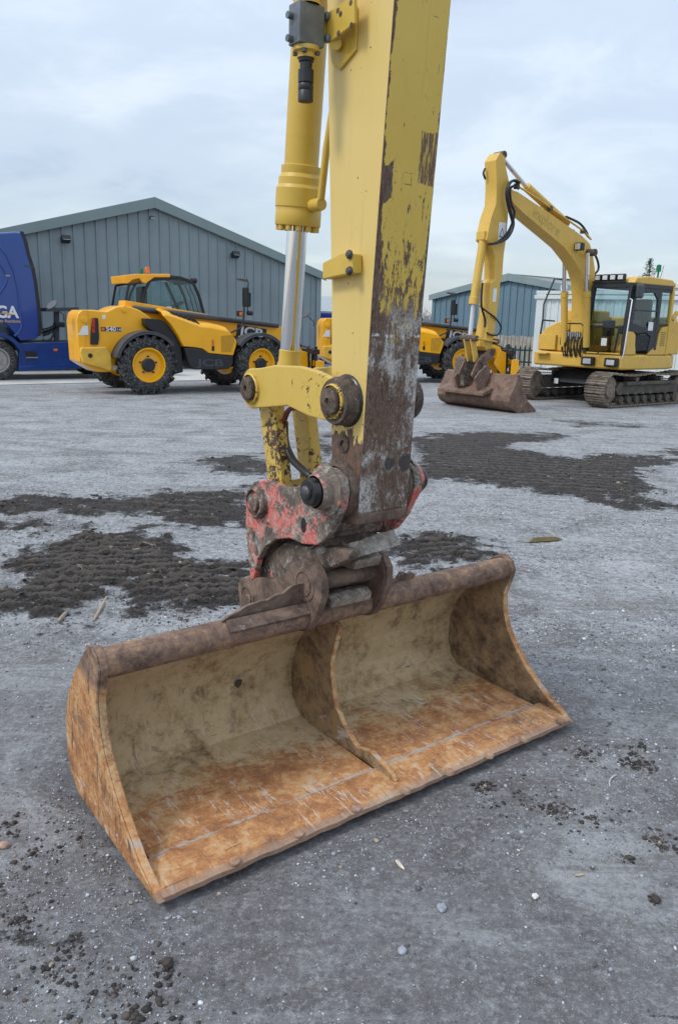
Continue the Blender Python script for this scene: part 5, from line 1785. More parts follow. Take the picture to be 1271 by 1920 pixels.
    ring1 = [(a - (0.02 if b > 1.3 else 0), 0.16 if b > 1.25 else 0.08, b + (0.09 if b > 1.3 else 0)) for a, b in hd]
    ring2 = [(a, 0.60, b + (0.16 if b > 1.3 else 0)) for a, b in hd]
    m_.add(ring0 + ring1 + ring2, [tuple(range(n_))] + [(i, (i + 1) % n_, n_ + (i + 1) % n_, n_ + i) for i in range(n_)] + [(n_ + i, n_ + (i + 1) % n_, 2 * n_ + (i + 1) % n_, 2 * n_ + i) for i in range(n_)] + [tuple(range(3 * n_ - 1, 2 * n_ - 1, -1))])
    hood = m_.build('bonnet', M_JCB, t, 0.02, 3, ang=30)
    gp = S(Z2([(575, 700), (690, 690), (700, 745), (670, 850), (578, 850)]), 0.075)
    MB().pxz(gp, 0.073, 0.0795).build('grille', plain('amber_mesh_grille', (0.55, 0.27, 0.01), 0.6, 0, 0.2, 60), hood, 0.003)
    for i in range(6):
        a, b = S(Z2([(110 + i * 42, 520 + i * 13)]), 0.2)[0]
        MB().obox((a + 0.05, 0.26, b + 0.03), (0.09, 0, -0.08), (0, 0.13, 0.0), (0.016, 0, 0.012)).build('louvre', M_CHAR, hood, 0.004)
    q = S(Z2([(498, 760)]), 0.075)[0]
    MB().box(q[0] - 0.022, q[0] + 0.022, 0.068, 0.079, q[1] - 0.06, q[1] + 0.06).build('marker_lamp', M_ORANGE, hood)
    MB().box(q[0] - 0.03, q[0] + 0.035, 0.068, 0.079, q[1] - 0.19, q[1] - 0.08).build('latch', M_CHAR, hood, 0.005)
    sk = S(Z2([(232, 812), (330, 815), (400, 826), (460, 868), (560, 878), (690, 890), (688, 965), (650, 1008), (560, 1016), (330, 1016), (285, 985), (262, 930)]), 0.06)
    MB().pxz(sk, 0.06, 0.62).build('skirt', M_CHAR, t, 0.02, 3)
    q = S(Z2([(478, 955)]), 0.055)[0]
    text('JCB', 0.22, M_DGREY, t, face_mtx((q[0], 0.0585, q[1]), (1, 0, -0.01), (0.01, 0, 1)), 0.003, sx=1.9, bold=0.004)
    dk = S(Z1([(912, 535), (1000, 540), (1070, 548), (1150, 620), (1230, 740), (1260, 860), (1271, 1040), (1190, 1060), (1170, 860), (1080, 700), (960, 640), (915, 600)]), 0.2)
    MB().pxz(dk, 0.2, 0.6).build('side_cover', M_BLACK, t, 0.015)
    # mudguards
    for x, a0, a1 in ((0.0, R(38), R(166)), (2.75, R(28), R(142))):
        arc0 = [(x + 0.745 * math.cos(a), 0.62 + 0.745 * math.sin(a)) for a in np.linspace(a0, a1, 18)]
        arc1 = [(x + 0.715 * math.cos(a), 0.62 + 0.715 * math.sin(a)) for a in np.linspace(a1, a0, 18)]
        MB().pxz(arc0 + arc1, 0.0, 0.44).build('mudguard', M_DGREY, t, 0.012)
        MB().pxz(arc0 + arc1, 1.90, 2.34).build('mudguard', M_DGREY, t, 0.012)
        li = [(x + 0.715 * math.cos(a), 0.62 + 0.715 * math.sin(a)) for a in np.linspace(a0, a1, 18)] + [(x + 0.67 * math.cos(a), 0.62 + 0.67 * math.sin(a)) for a in np.linspace(a1, a0, 18)]
        MB().pxz(li, 0.0, 0.02).build('mudguard_lip', M_DGREY, t, 0.006)
    # cab on the far side
    yc0, yc1 = 1.26, 2.16
    cb_ = S(Z1([(725, 415), (760, 220)]), yc0) + S(Z2([(20, 165), (200, 160), (275, 178), (320, 215), (370, 330), (415, 500)]), yc0)
    x_r, x_f = cb_[0][0], cb_[-1][0]
    zs = cb_[0][1] - 0.55
    for y_ in (yc0, yc1):
        strip3(t, [(a, y_, b) for a, b in cb_[:3]], 0.05, 0.05, M_CHAR)
        strip3(t, [(a, y_, b) for a, b in cb_[3:]] + [(x_f + 0.12, y_, zs)], 0.055, 0.06, M_CHAR)
        bp_ = S(Z1([(865, 430), (905, 290), (955, 185), (990, 160)]), yc0)
        strip3(t, [(a, y_, b) for a, b in bp_] + [(cb_[3][0], y_, cb_[3][1] + 0.01)], 0.06, 0.06, M_CHAR)
    fp = S(Z2([(110, 190), (175, 330), (240, 480)]), yc0 + 0.5)
    strip3(t, [(a, yc1 - 0.02, b) for a, b in fp], 0.05, 0.07, M_CHAR)
    MB().pxz([(x_r, zs - 0.3), (x_f + 0.12, zs - 0.3), (x_f + 0.04, cb_[-1][1] - 0.12), (x_r, cb_[0][1])], yc0 + 0.01, yc1).build('cab_base', M_CHAR, t, 0.02)
    rf = S(Z1([(722, 130), (830, 118), (1150, 118)]), yc0 - 0.05) + S(Z2([(98, 150)]), yc0 - 0.05) + S(Z1([(1000, 150), (950, 185), (925, 205), (885, 200), (862, 160), (800, 172), (750, 210), (735, 205)]), yc0 - 0.05)
    roof = MB().pxz(rf, yc0 - 0.06, yc1 + 0.06).build('cab_roof', M_JCB, t, 0.02)
    rb = S(Z2([(90, 128), (200, 140), (275, 170), (320, 212), (300, 215), (262, 190), (190, 165), (90, 158)]), yc0 - 0.04)
    MB().pxz(rb, yc0 - 0.05, yc1 + 0.05).build('roof_front', M_CHAR, t, 0.01)
    glazed(t, S(Z1([(760, 235), (890, 220), (855, 425), (728, 412)]), yc0), yc0)
    glazed(t, S(Z1([(960, 195), (1130, 190)]), yc0) + S(Z2([(100, 175), (260, 190), (310, 230), (395, 495)]), yc0) + S(Z1([(880, 440)]), yc0), yc0)
    glazed(t, S(Z1([(760, 235), (890, 220), (855, 425), (728, 412)]), yc0), yc1)
    glazed(t, S(Z1([(960, 195), (1130, 190)]), yc0) + S(Z2([(100, 175), (260, 190), (310, 230), (395, 495)]), yc0) + S(Z1([(880, 440)]), yc0), yc1)
    fw_ = cb_[4:]
    m_ = MB()
    for (a, b), (c, d) in zip(fw_[:-1], fw_[1:]):
        m_.add([(a + 0.02, yc0 + 0.04, b), (a + 0.02, yc1 - 0.04, b), (c + 0.02, yc1 - 0.04, d), (c + 0.02, yc0 + 0.04, d)], [(0, 1, 2, 3)])
    m_.build('windscreen', M_GLASS, t)
    bars = MB()
    for y_ in (yc0 + 0.25, yc0 + 0.5, yc0 + 0.75):
        bars.tube([(a + 0.09, y_, b) for a, b in cb_[5:]], 0.013, 6)
    bars.build('screen_guard', M_CHAR, t, ang=60)
    q = S(Z2([(335, 178)]), yc0)[0]
    for y_ in (yc0 + 0.1, yc1 - 0.1):
        MB().cyl((q[0] - 0.06, y_, q[1]), (q[0] + 0.06, y_, q[1]), 0.06, 0.075, 14).build('work_lamp', M_CHAR, t, 0.01)
    # seat, wheel and paper inside
    sx0 = (x_r + x_f) / 2 - 0.35
    MB().box(sx0 - 0.12, sx0 + 0.02, 1.5, 1.95, zs + 0.35, zs + 1.0).box(sx0 - 0.1, sx0 + 0.4, 1.5, 1.95, zs + 0.25, zs + 0.4).build('seat', M_CHAR, t, 0.05, 3)
    MB().ring([(0.18 + 0.016 * math.cos(a), 0.016 * math.sin(a)) for a in np.linspace(0, 5.5, 7)], (sx0 + 0.82, 1.72, zs + 0.62), (-0.45, 0, 1), 20).cyl((sx0 + 0.82, 1.72, zs + 0.62), (sx0 + 1.0, 1.72, zs + 0.2), 0.03).build('steering_wheel', M_CHAR, t, ang=60)
    q = S(Z1([(1138, 445)]), yc0)[0]
    MB().box(q[0] - 0.06, q[0] + 0.06, yc0 - 0.01, yc0 - 0.006, q[1] - 0.05, q[1] + 0.05).build('paper_notice', M_WHITE, t)
    q = S(Z1([(935, 108)]), yc0 + 0.1)[0]
    MB().lathe([(0.06, 0), (0.058, 0.02), (0.05, 0.12), (0.045, 0.14), (0, 0.145)], (q[0], yc0 + 0.1, q[1] - 0.01), (0, 0, 1), 14).build('beacon', M_ORANGE, t, ang=40)
    q = S(Z1([(875, 112)]), yc0 + 0.1)[0]
    MB().lathe([(0.05, 0), (0.05, 0.02), (0.045, 0.09), (0.04, 0.11), (0, 0.115)], (q[0], yc0 + 0.1, q[1] - 0.01), (0, 0, 1), 14).build('beacon', M_GREEN, t, ang=40)
    # front mirror mast with wide-angle mirror, indicator and lamp
    mm = S(Z2([(670, 668), (760, 625), (782, 590), (790, 400), (800, 330)]), 0.05)
    mo = MB().tube([(a, 0.05, b) for a, b in mm], 0.02, 8).build('mirror_mast', M_BLACK, t, ang=60)
    m2 = S(Z2([(822, 470), (825, 300), (830, 200), (815, 168), (780, 160)]), 0.05)
    MB().tube([(a, 0.05, b) for a, b in m2], 0.013, 8).build('mirror_rod', M_BLACK, mo, ang=60)
    q = S(Z2([(798, 335)]), 0.05)[0]
    MB().box(q[0] - 0.045, q[0] + 0.05, -0.08, 0.12, q[1] - 0.22, q[1] + 0.22).build('mirror_head', M_BLACK, mo, 0.03, 3)
    q = S(Z2([(838, 360)]), 0.05)[0]
    MB().box(q[0] - 0.02, q[0] + 0.025, 0.0, 0.16, q[1] - 0.16, q[1] + 0.16).build('mirror_head', M_BLACK, mo, 0.015, 3)
    q = S(Z2([(770, 170)]), 0.05)[0]
    MB().lathe([(0.0, 0.03), (0.09, 0.025), (0.13, 0.0), (0.125, -0.02), (0.0, -0.024)], (q[0], 0.05, q[1]), (0.22, 0.0, 1), 18).build('mirror_head', M_DGREY, mo, ang=40)
    q = S(Z2([(745, 488)]), 0.02)[0]
    io = MB().box(q[0] - 0.06, q[0] + 0.06, -0.04, 0.06, q[1] - 0.07, q[1] + 0.06).build('indicator', M_BLACK, mo, 0.02)
    MB().box(q[0] - 0.03, q[0] + 0.045, -0.05, -0.04, q[1] - 0.05, q[1] + 0.03).build('lens', M_ORANGE, io, 0.005)
    q = S(Z2([(848, 485)]), 0.05)[0]
    MB().cyl((q[0] - 0.08, 0.05, q[1]), (q[0] + 0.05, 0.05, q[1]), 0.055, None, 14).build('work_lamp', M_BLACK, mo, 0.01)
    return t


TH = build_telehandler()
T2 = copy_tree(TH)
T2['label'] = 'yellow telehandler standing mostly behind the worn dipper arm'
# second one: its front wheel and mirror show beside the dipper arm, its rear tower just left of it
_f2 = gnd(866, 719)
T2.rotation_euler = (0, 0, R(14))
T2.location = (_f2[0] - 2.75 * math.cos(R(14)), _f2[1] - 2.75 * math.sin(R(14)), 0)

# ------------------------------------------------------------------ blue tractor unit
TR0 = gnd(0, 714)
KF = Frame(TR0, R(34))
TK = thing('truck_tractor', 'deep blue articulated truck tractor unit parked before the grey shed', 'truck', (TR0[0], TR0[1], 0), R(34))
S = lambda pts, yo: KF.sides(pts, yo)
cabp = S([(0, 436), (30, 434), (47, 436), (52, 452), (58, 478), (66, 503), (71, 530), (76, 570), (79, 600), (80, 614), (76, 630), (68, 636), (40, 640), (30, 628), (18, 612), (0, 603)], 0.0)
cab_l = [(-1.6, cabp[-1][1] - 0.05), (-1.75, 0.55), (-2.1, 0.5), (-2.2, 1.6), (-2.05, 2.6), (-1.5, 3.55)]
MB().pxz(cabp + cab_l, 0.0, 2.45).build('cab', M_BLUE, TK, 0.06, 3)
# dark rear edge of the side deflector
edge = S([(45, 434), (52, 452), (58, 478), (66, 503), (71, 530), (76, 570), (79, 600), (80, 616), (77, 630)], -0.012)
ed2 = [(a - 0.085, b) for a, b in edge][::-1]
MB().pxz(edge + ed2, -0.014, 0.03).build('deflector_edge', M_CHAR, TK, 0.006)
MB().pxz(S([(47, 497), (66, 500), (66, 502), (47, 499)], -0.02), -0.016, 0.0).build('seam', M_DGREY, TK)
# sculpted door sweep
sw = S([(-30, 455), (0, 462), (14, 480), (27, 510), (34, 540), (38, 580), (42, 612), (36, 624), (28, 630)], -0.012)
MB().tube([(a, 0.0, b) for a, b in sw], 0.03, 8).build('door_sweep', M_BLUE, TK, ang=70)
sw = S([(-30, 480), (0, 492), (8, 505), (15, 518), (10, 535), (0, 550), (-30, 575)], -0.012)
MB().tube([(a, 0.0, b) for a, b in sw], 0.035, 8).build('door_handle_sweep', M_BLUE, TK, ang=70)
q = S([(14, 517)], 0)[0]
MB().box(q[0] - 0.04, q[0] + 0.06, -0.04, -0.02, q[1] - 0.015, q[1] + 0.015).build('door_handle', M_RIM, TK, 0.004)
# lettering on the door
q0 = S([(14, 586)], 0)[0]
text('GA', 0.40, M_WHITE, TK, face_mtx((q0[0], -0.012, q0[1]), (1, 0, 0), (0, 0, 1)), 0.008, sx=0.92, bold=0.012)
fl_ = [(q0[0] - 0.17 + 0.34 * k / 12, q0[1] - 0.03 + 0.02 * math.sin(k / 12 * 6.28)) for k in range(13)]
MB().pxz([(a, b + 0.032 * math.sin(math.pi * k / 12)) for k, (a, b) in enumerate(fl_)] + [(a, b - 0.02 * math.sin(math.pi * k / 12)) for k, (a, b) in list(enumerate(fl_))[::-1]], -0.026, -0.0225).build('swoosh', plain('gold_swoosh', (0.55, 0.30, 0.10), 0.4), TK)
q0 = S([(16, 602)], 0)[0]
text('eway Auctions', 0.105, plain('gold_lettering', (0.60, 0.40, 0.22), 0.4), TK, face_mtx((q0[0] - 0.02, -0.008, q0[1]), (1, 0, 0), (0, 0, 1)), 0.003, bold=0.001)
# wheel arch, front wheel, chassis skirts
wc = S([(0, 680)], 0.0)[0]
wheel(TK, wc[0] - 0.05, 0.04, -1, 0.51, 0.32, M_RIM, M_RIM, lugs=False, rimr=0.30)
wheel(TK, wc[0] - 0.05, 2.4, 1, 0.51, 0.32, M_RIM, M_RIM, lugs=False, rimr=0.30)
arc = [(wc[0] - 0.05 + 0.70 * math.cos(a), 0.50 + 0.70 * math.sin(a)) for a in np.linspace(R(-12), R(180), 20)] + [(wc[0] - 0.05 + 0.60 * math.cos(a), 0.50 + 0.60 * math.sin(a)) for a in np.linspace(R(180), R(-12), 20)]
MB().pxz(arc, -0.02, 0.36).build('wheel_arch', M_BLUED, TK, 0.012)
sk0 = S([(38, 644), (130, 641), (175, 641), (175, 688), (150, 691), (35, 697)], 0.0)
MB().pxz(sk0, 0.0, 0.18).build('side_skirt', M_BLUED, TK, 0.02)
sk1 = S([(36, 686), (175, 679), (175, 682), (36, 690)], -0.01)
MB().pxz(sk1, -0.014, 0.0).build('skirt_seam', M_BLUE, TK)
q = S([(59, 664)], 0)[0]
so_ = MB().box(q[0] - 0.14, q[0] + 0.14, -0.006, 0.004, q[1] - 0.07, q[1] + 0.07).build('step_recess', M_BLACK, TK)
MB().box(q[0] - 0.13, q[0] + 0.15, -0.03, -0.006, q[1] - 0.095, q[1] - 0.072).build('step_tread', M_RIM, so_)
q = S([(105, 656)], 0)[0]
MB().box(q[0] - 0.05, q[0] + 0.05, -0.015, 0.0, q[1] - 0.03, q[1] + 0.03).build('side_marker', M_ORANGE, TK, 0.005)
sl_ = sk0[2][0]
MB().box(-0.4, sl_ + 2.2, 0.75, 1.70, 0.72, 0.98).build('chassis', M_CHAR, TK, 0.02)
MB().box(sk0[0][0] + 0.1, sl_ + 0.4, 0.05, 2.3, sk0[0][1] - 0.02, sk0[0][1] + 0.012).build('catwalk', M_RIM, TK, 0.005)
for x in (sl_ + 0.45,):
    wheel(TK, x, 0.06, -1, 0.51, 0.55, M_RIM, M_RIM, lugs=False, rimr=0.30)
    wheel(TK, x, 2.36, 1, 0.51, 0.55, M_RIM, M_RIM, lugs=False, rimr=0.30)
# air lines behind the cab: coiled suzies and a gantry
gp_ = S([(85, 577), (147, 576), (147, 583), (85, 584)], 1.0)
MB().pxz(gp_, 0.9, 1.6).build('gantry', M_DGREY, TK, 0.01)
gp_ = S([(105, 584), (114, 584), (114, 642), (105, 642)], 1.0)
MB().pxz(gp_, 1.1, 1.2).build('gantry_post', M_DGREY, TK, 0.01)
c0, c1 = S([(81, 620)], 1.0)[0], S([(108, 608)], 1.0)[0]
for j, (dz, mt) in enumerate(((0.0, M_RUBBER), (-0.09, M_RUBBER))):
    pts = []
    for k in range(121):
        f_ = k / 120
        a = f_ * 2 * math.pi * 11
        sag = -0.10 * math.sin(math.pi * f_)
        pts.append((c0[0] + (c1[0] - c0[0]) * f_, 1.0 + 0.05 * math.cos(a) + j * 0.1, c0[1] + (c1[1] - c0[1]) * f_ + dz + sag * 0.4 + 0.055 * math.sin(a)))
    MB().tube(pts, 0.012, 6).build('air_line', mt, TK, ang=70)
hose([(c0[0] - 0.05, 0.9, c0[1] - 0.25), (c0[0] + 0.18, 0.95, c0[1] - 0.22), (c1[0], 1.05, c1[1] - 0.05)], 0.028, M_RUBBER, TK, 'cable')
MB().box(c1[0] - 0.06, c1[0] + 0.2, 0.95, 1.2, c1[1] - 0.08, c1[1] + 0.06).build('coupling', M_CHAR, TK, 0.02)

# ------------------------------------------------------------------ background excavator
EF = Frame((6.2, 18.8), math.atan2(-0.6, -0.8))
EX = thing('excavator', 'yellow tracked excavator with glazed cab and roof lamps before the white container', 'excavator', (6.2, 18.8, 0), EF.ang)
ES = lambda pts, yo: EF.sides(pts, yo)


def ZA(pts, ox, oy):
    return [(ox + a / 5.004, oy + b / 5.004) for a, b in pts]


# tracks: each shoe its own piece
shoe = MB().box(-0.078, 0.078, -0.25, 0.25, -0.012, 0.012)
for gx_ in (-0.064, -0.005, 0.055):
    shoe.box(gx_ - 0.009, gx_ + 0.009, -0.245, 0.245, 0.0125, 0.032)
shoe_me = shoe.mesh('track_shoe', M_TRACK, 0.003, 1)
RT, ZC, XI = 0.345, 0.375, 1.42


def loop(n_):
    P1 = 2 * XI
    arcl = math.pi * RT
    tot = 2 * P1 + 2 * arcl
    for k in range(n_):
        d = tot * k / n_
        if d < P1:
            f_ = d / P1
            yield (-XI + d, ZC - RT, math.pi)                  # bottom run
        elif d < P1 + arcl:
            a = -math.pi / 2 + (d - P1) / RT
            yield (XI + RT * math.cos(a), ZC + RT * math.sin(a), None if False else a - math.pi / 2)
        elif d < 2 * P1 + arcl:
            f_ = (d - P1 - arcl) / P1
            sag = -0.045 * math.sin(math.pi * ((f_ * 2) % 1.0)) if 0 < f_ < 1 else 0
            yield (XI - f_ * P1, ZC + RT + sag, 0.0)
        else:
            a = math.pi / 2 + (d - 2 * P1 - arcl) / RT
            yield (-XI + RT * math.cos(a), ZC + RT * math.sin(a), a - math.pi / 2)


for sg in (1, -1):
    yc_ = sg * 0.995
    fr_ = MB().pxz([(-1.15, 0.27), (1.15, 0.27), (1.25, 0.40), (1.1, 0.53), (-1.1, 0.53), (-1.25, 0.40)], yc_ - 0.14, yc_ + 0.16)
    fr_.box(-0.95, 0.95, yc_ + sg * 0.12, yc_ + sg * 0.22, 0.47, 0.55)
    tr_ = fr_.build('track', M_UNDER, EX, 0.015)
    for x, z, al in loop(44):
        o = bpy.data.objects.new('track_shoe', shoe_me)
        col.objects.link(o)
        o.parent = tr_
        # outward normal of the shoe: down on the bottom run, up on top
        o.location = (x, yc_, z)
        if abs(z - (ZC - RT)) < 1e-6 and abs(x) <= XI:
            o.rotation_euler = (0, math.pi, 0)
        elif abs(x) <= XI:
            o.rotation_euler = (0, 0, 0)
        else:
            a = math.atan2(z - ZC, x - math.copysign(XI, x))
            o.rotation_euler = (0, math.pi / 2 - a, 0)
    for x in (XI, -XI):
        MB().lathe([(0.0, -0.10), (0.30, -0.10), (0.31, -0.04), (0.27, -0.03), (0.27, 0.03), (0.31, 0.04), (0.30, 0.10), (0.18, 0.11), (0.16, 0.16), (0, 0.16)], (x, yc_, ZC), (0, sg, 0), 24).build('idler' if x > 0 else 'sprocket', M_TRACK, tr_, ang=35)
    for i in range(8):
        x = -1.05 + i * 0.3
        MB().cyl((x, yc_ - 0.2, 0.155), (x, yc_ + 0.2, 0.155), 0.085, None, 12).build('roller', M_UNDER, tr_, 0.01)
    for x in (-0.45, 0.5):
        MB().cyl((x, yc_ - 0.15, 0.60), (x, yc_ + 0.19, 0.60), 0.06, None, 12).build('carrier_roller', M_TRACK, tr_, 0.01)
    for k in range(40):
        x = -1.4 + k * 0.072
        MB().box(x - 0.022, x + 0.022, yc_ + sg * 0.05, yc_ + sg * 0.13, 0.045, 0.095).build('link', M_TRACK, tr_)
MB().pxz([(-0.9, 0.42), (0.95, 0.42), (0.75, 0.72), (-0.7, 0.72)], -0.85, 0.85).build('car_body', plain('black_car_body', (0.012, 0.014, 0.02), 0.5, 0, 0.3, 4, dirt=0.2), EX, 0.03)
MB().cyl((0, 0, 0.70), (0, 0, 0.82), 0.62, 0.66, 32).build('slew_ring', M_BLACK, EX, 0.01)
q = EF.front(1042, 714, 0.96)
MB().box(0.962, 0.966, q[0] - 0.06, q[0] + 0.06, q[1] - 0.06, q[1] + 0.06).build('decal', M_WHITE, EX)
# revolving frame with counterweight
plan = [(1.22, -1.18), (1.22, 1.20), (0.4, 1.22), (-0.6, 1.22), (-1.05, 1.05), (-1.38, 0.5), (-1.46, 0.0), (-1.38, -0.5), (-1.05, -1.05), (-0.5, -1.2)]
MB().pxy(plan, 0.80, 1.12).build('deck', M_KOM, EX, 0.05, 3)
MB().pxy([(-0.45, 1.2), (-0.6, 1.2), (-1.05, 1.03), (-1.38, 0.5), (-1.45, 0.0), (-1.38, -0.5), (-1.05, -1.03), (-0.45, -1.18)], 1.125, 1.95).build('counterweight', M_KOM, EX, 0.06, 3)
# right-hand boxes: tool box, tank with rounded shoulder
MB().pyz([(-1.17, 1.13), (-0.30, 1.13), (-0.30, 1.78), (-0.66, 1.80), (-0.98, 1.66), (-1.17, 1.45)], -0.44, 1.10).build('tank', M_KOM, EX, 0.04, 3)
MB().box(-0.44, 0.62, -0.98, -0.34, 1.80, 2.08).build('tank_cover', M_KOM, EX, 0.05, 3)
MB().box(1.105, 1.17, -1.12, -0.62, 1.16, 1.50).build('tool_box', M_KOM, EX, 0.015)
MB().box(1.105, 1.135, -0.52, -0.36, 1.28, 1.45).build('vent', M_UNDER, EX, 0.01)
MB().box(1.22, 1.36, -1.05, -0.70, 1.06, 1.09).build('step', M_KOM, EX, 0.006)
# handrail and mirror rod on the right
rp_ = [EF.front(a, b, 1.0) for a, b in ((1010, 655), (1013, 625), (1017, 600), (1019, 570), (1039, 523), (1053, 524))]
MB().tube([(1.0, a, b) for a, b in rp_[:3]], 0.022, 8).build('hand_rail', M_BLACK, EX, ang=60)
MB().tube([(1.0, a, b) for a, b in rp_[2:]] + [(0.4, rp_[-1][0] + 0.1, rp_[-1][1]), (0.4, rp_[-1][0] + 0.1, 1.85)], 0.02, 8).build('hand_rail', M_DGREY, EX, ang=60)
MB().tube([(1.0, rp_[2][0], rp_[2][1]), (1.0, rp_[2][0] + 0.35, rp_[2][1] - 0.02)], 0.018, 8).build('rail_stay', M_BLACK, EX, ang=60)
# valve hoses at the boom foot
vh = MB().box(0.95, 1.18, -0.28, 0.18, 1.10, 1.42).build('valve_cover', M_KOM, EX, 0.02)
for i in range(13):
    y_ = -0.30 + i * 0.042
    z1 = 1.72 + 0.05 * math.sin(i * 1.7)
    hose([(1.10, y_, 1.60 + 0.1 * math.sin(i)), (1.26, y_ + 0.01, 1.50 + 0.05 * math.cos(i * 2)), (1.30, y_ + 0.03 * math.sin(i * 3), 1.28), (1.24, y_ + 0.05 * math.sin(i * 2), 1.03)], 0.014, M_RUBBER, vh, 'hose', 6)
MB().tube([(1.24, -0.36, 1.15), (1.26, -0.36, 1.66), (1.26, -0.26, 1.76), (1.26, 0.12, 1.76), (1.26, 0.20, 1.68), (1.24, 0.2, 1.2)], 0.016, 8).build('hose_guard', M_BLACK, EX, ang=60)
for i in range(7):
    MB().cyl((1.28, -0.24 + i * 0.06, 1.45 + 0.04 * math.sin(i * 2.2)), (1.28, -0.24 + i * 0.06, 1.58), 0.02, None, 8).build('fitting', M_RIM, vh)
# cab
cy0, cy1, cxf, cxr, cz0, cz1 = 0.27, 1.20, 1.21, -0.42, 1.125, 2.60
pil = [((cxf, cy0), (cxf - 0.06, cy0)), ((cxf, cy1), (cxf - 0.06, cy1))]
for y_ in (cy0, cy1):
    strip3(EX, [(cxf, y_, cz0), (cxf - 0.02, y_, 1.9), (cxf - 0.10, y_, cz1)], 0.09, 0.07, M_CHAR)
    strip3(EX, [(cxr, y_, cz0), (cxr, y_, cz1)], 0.08, 0.08, M_KOM)
strip3(EX, [(0.05, cy1, cz0 + 0.1), (0.05, cy1, cz1)], 0.10, 0.05, M_CHAR)
strip3(EX, [(cxf - 0.08, cy0, cz1 - 0.03), (cxf - 0.08, cy1, cz1 - 0.03)], 0.07, 0.10, M_CHAR, 'header', (0, 0, 1))
strip3(EX, [(cxf + 0.005, cy0 + 0.04, 1.70), (cxf + 0.005, cy1 - 0.04, 1.70)], 0.05, 0.05, M_CHAR, 'transom', (0, 0, 1))
strip3(EX, [(cxf - 0.1, cy1, cz1 - 0.03), (cxr, cy1, cz1 - 0.03)], 0.06, 0.10, M_CHAR, 'header', (0, 0, 1))
strip3(EX, [(cxf - 0.1, cy0, cz1 - 0.03), (cxr, cy0, cz1 - 0.03)], 0.06, 0.10, M_CHAR, 'header', (0, 0, 1))
MB().pyz([(cy0, cz0), (cy1, cz0), (cy1, cz0 + 0.03), (cy0, cz0 + 0.03)], cxf - 0.06, cxf + 0.03).build('sill', M_KOM, EX, 0.01)
MB().add([(cxf + 0.01, cy0 + 0.03, 1.73), (cxf + 0.01, cy1 - 0.03, 1.73), (cxf - 0.09, cy1 - 0.03, cz1 - 0.08), (cxf - 0.09, cy0 + 0.03, cz1 - 0.08)], [(0, 1, 2, 3)]).build('windscreen', M_GLASS, EX)
MB().add([(cxf + 0.01, cy0 + 0.03, cz0 + 0.03), (cxf + 0.01, cy1 - 0.12, cz0 + 0.03), (cxf + 0.01, cy1 - 0.06, 1.68), (cxf + 0.01, cy0 + 0.03, 1.68)], [(0, 1, 2, 3)]).build('lower_screen', M_GLASS_D, EX)
# door: dark frame with an upper and a lower pane, yellow corner panels
door = MB()
dz_ = [(cxf - 0.08, cz0 + 0.02), (0.03, cz0 + 0.02), (0.03, cz1 - 0.1), (cxf - 0.16, cz1 - 0.1)]
hole_u = [(cxf - 0.22, 1.93), (cxf - 0.30, cz1 - 0.30), (0.28, cz1 - 0.20), (0.16, cz1 - 0.34), (0.16, 1.95)]
dobj = MB().pxz([(cxf - 0.06, 1.62), (cxf - 0.07, 1.92), (cxf - 0.22, 1.80), (0.4, 1.70), (0.18, 1.86), (0.1, 1.95), (0.02, 1.95), (0.02, cz0 + 0.05), (0.32, cz0 + 0.05), (0.26, 1.52), (0.45, 1.60), (0.7, 1.58)], cy1 - 0.02, cy1 + 0.02).build('door', M_CHAR, EX, 0.01)
glazed(EX, [(cxf - 0.10, 1.80), (cxf - 0.16, cz1 - 0.1), (0.10, cz1 - 0.1), (0.10, 1.88), (0.4, 1.72), (cxf - 0.3, 1.72)], cy1 - 0.003)
MB().pxz([(cxf - 0.06, 1.60), (cxf - 0.12, 1.75), (cxf - 0.2, cz1 - 0.08), (cxf - 0.28, cz1 - 0.08), (cxf - 0.24, 1.72)], cy1 - 0.018, cy1 + 0.022).build('door_frame', M_CHAR, dobj, 0.008)
MB().pxz([(0.02, 1.95), (0.12, 1.95), (0.14, cz1 - 0.3), (0.30, cz1 - 0.16), (cxf - 0.3, cz1 - 0.2), (cxf - 0.25, cz1 - 0.08), (0.02, cz1 - 0.08)], cy1 - 0.017, cy1 + 0.023).build('door_frame', M_CHAR, dobj, 0.008)
strip3(EX, [(cxf - 0.15, cy1 + 0.012, 2.06), (0.12, cy1 + 0.012, 2.06)], 0.02, 0.03, M_CHAR, 'window_bar', (0, 0, 1))
glazed(EX, [(0.30, cz0 + 0.1), (0.74, cz0 + 0.08), (0.80, 1.50), (0.62, 1.57), (0.45, 1.58), (0.28, 1.50)], cy1 - 0.001, M_GLASS_D)
MB().pxz([(cxf + 0.01, cz0 + 0.01), (0.74, cz0 + 0.01), (0.80, 1.35), (0.82, 1.55), (0.95, 1.63), (cxf - 0.06, 1.63), (cxf + 0.01, 1.60)], cy1 - 0.022, cy1 + 0.018).build('corner_panel', M_KOM, EX, 0.01)
MB().pxz([(cxr - 0.03, cz0 + 0.0), (0.30, cz0 + 0.0), (0.24, cz0 + 0.08), (-0.02, cz0 + 0.22), (-0.06, 1.58), (-0.16, 1.72), (cxr - 0.03, 1.76)], cy1 - 0.018, cy1 + 0.021).build('corner_panel', M_KOM, EX, 0.01)
for i in range(7):
    MB().box(-0.30, -0.12, cy1 + 0.0215, cy1 + 0.025, 1.33 + i * 0.045, 1.345 + i * 0.045).build('vent_slot', M_CHAR, EX)
glazed(EX, [(-0.04, 1.80), (-0.04, cz1 - 0.12), (cxr + 0.06, cz1 - 0.12), (cxr + 0.06, 1.80)], cy1 - 0.002)
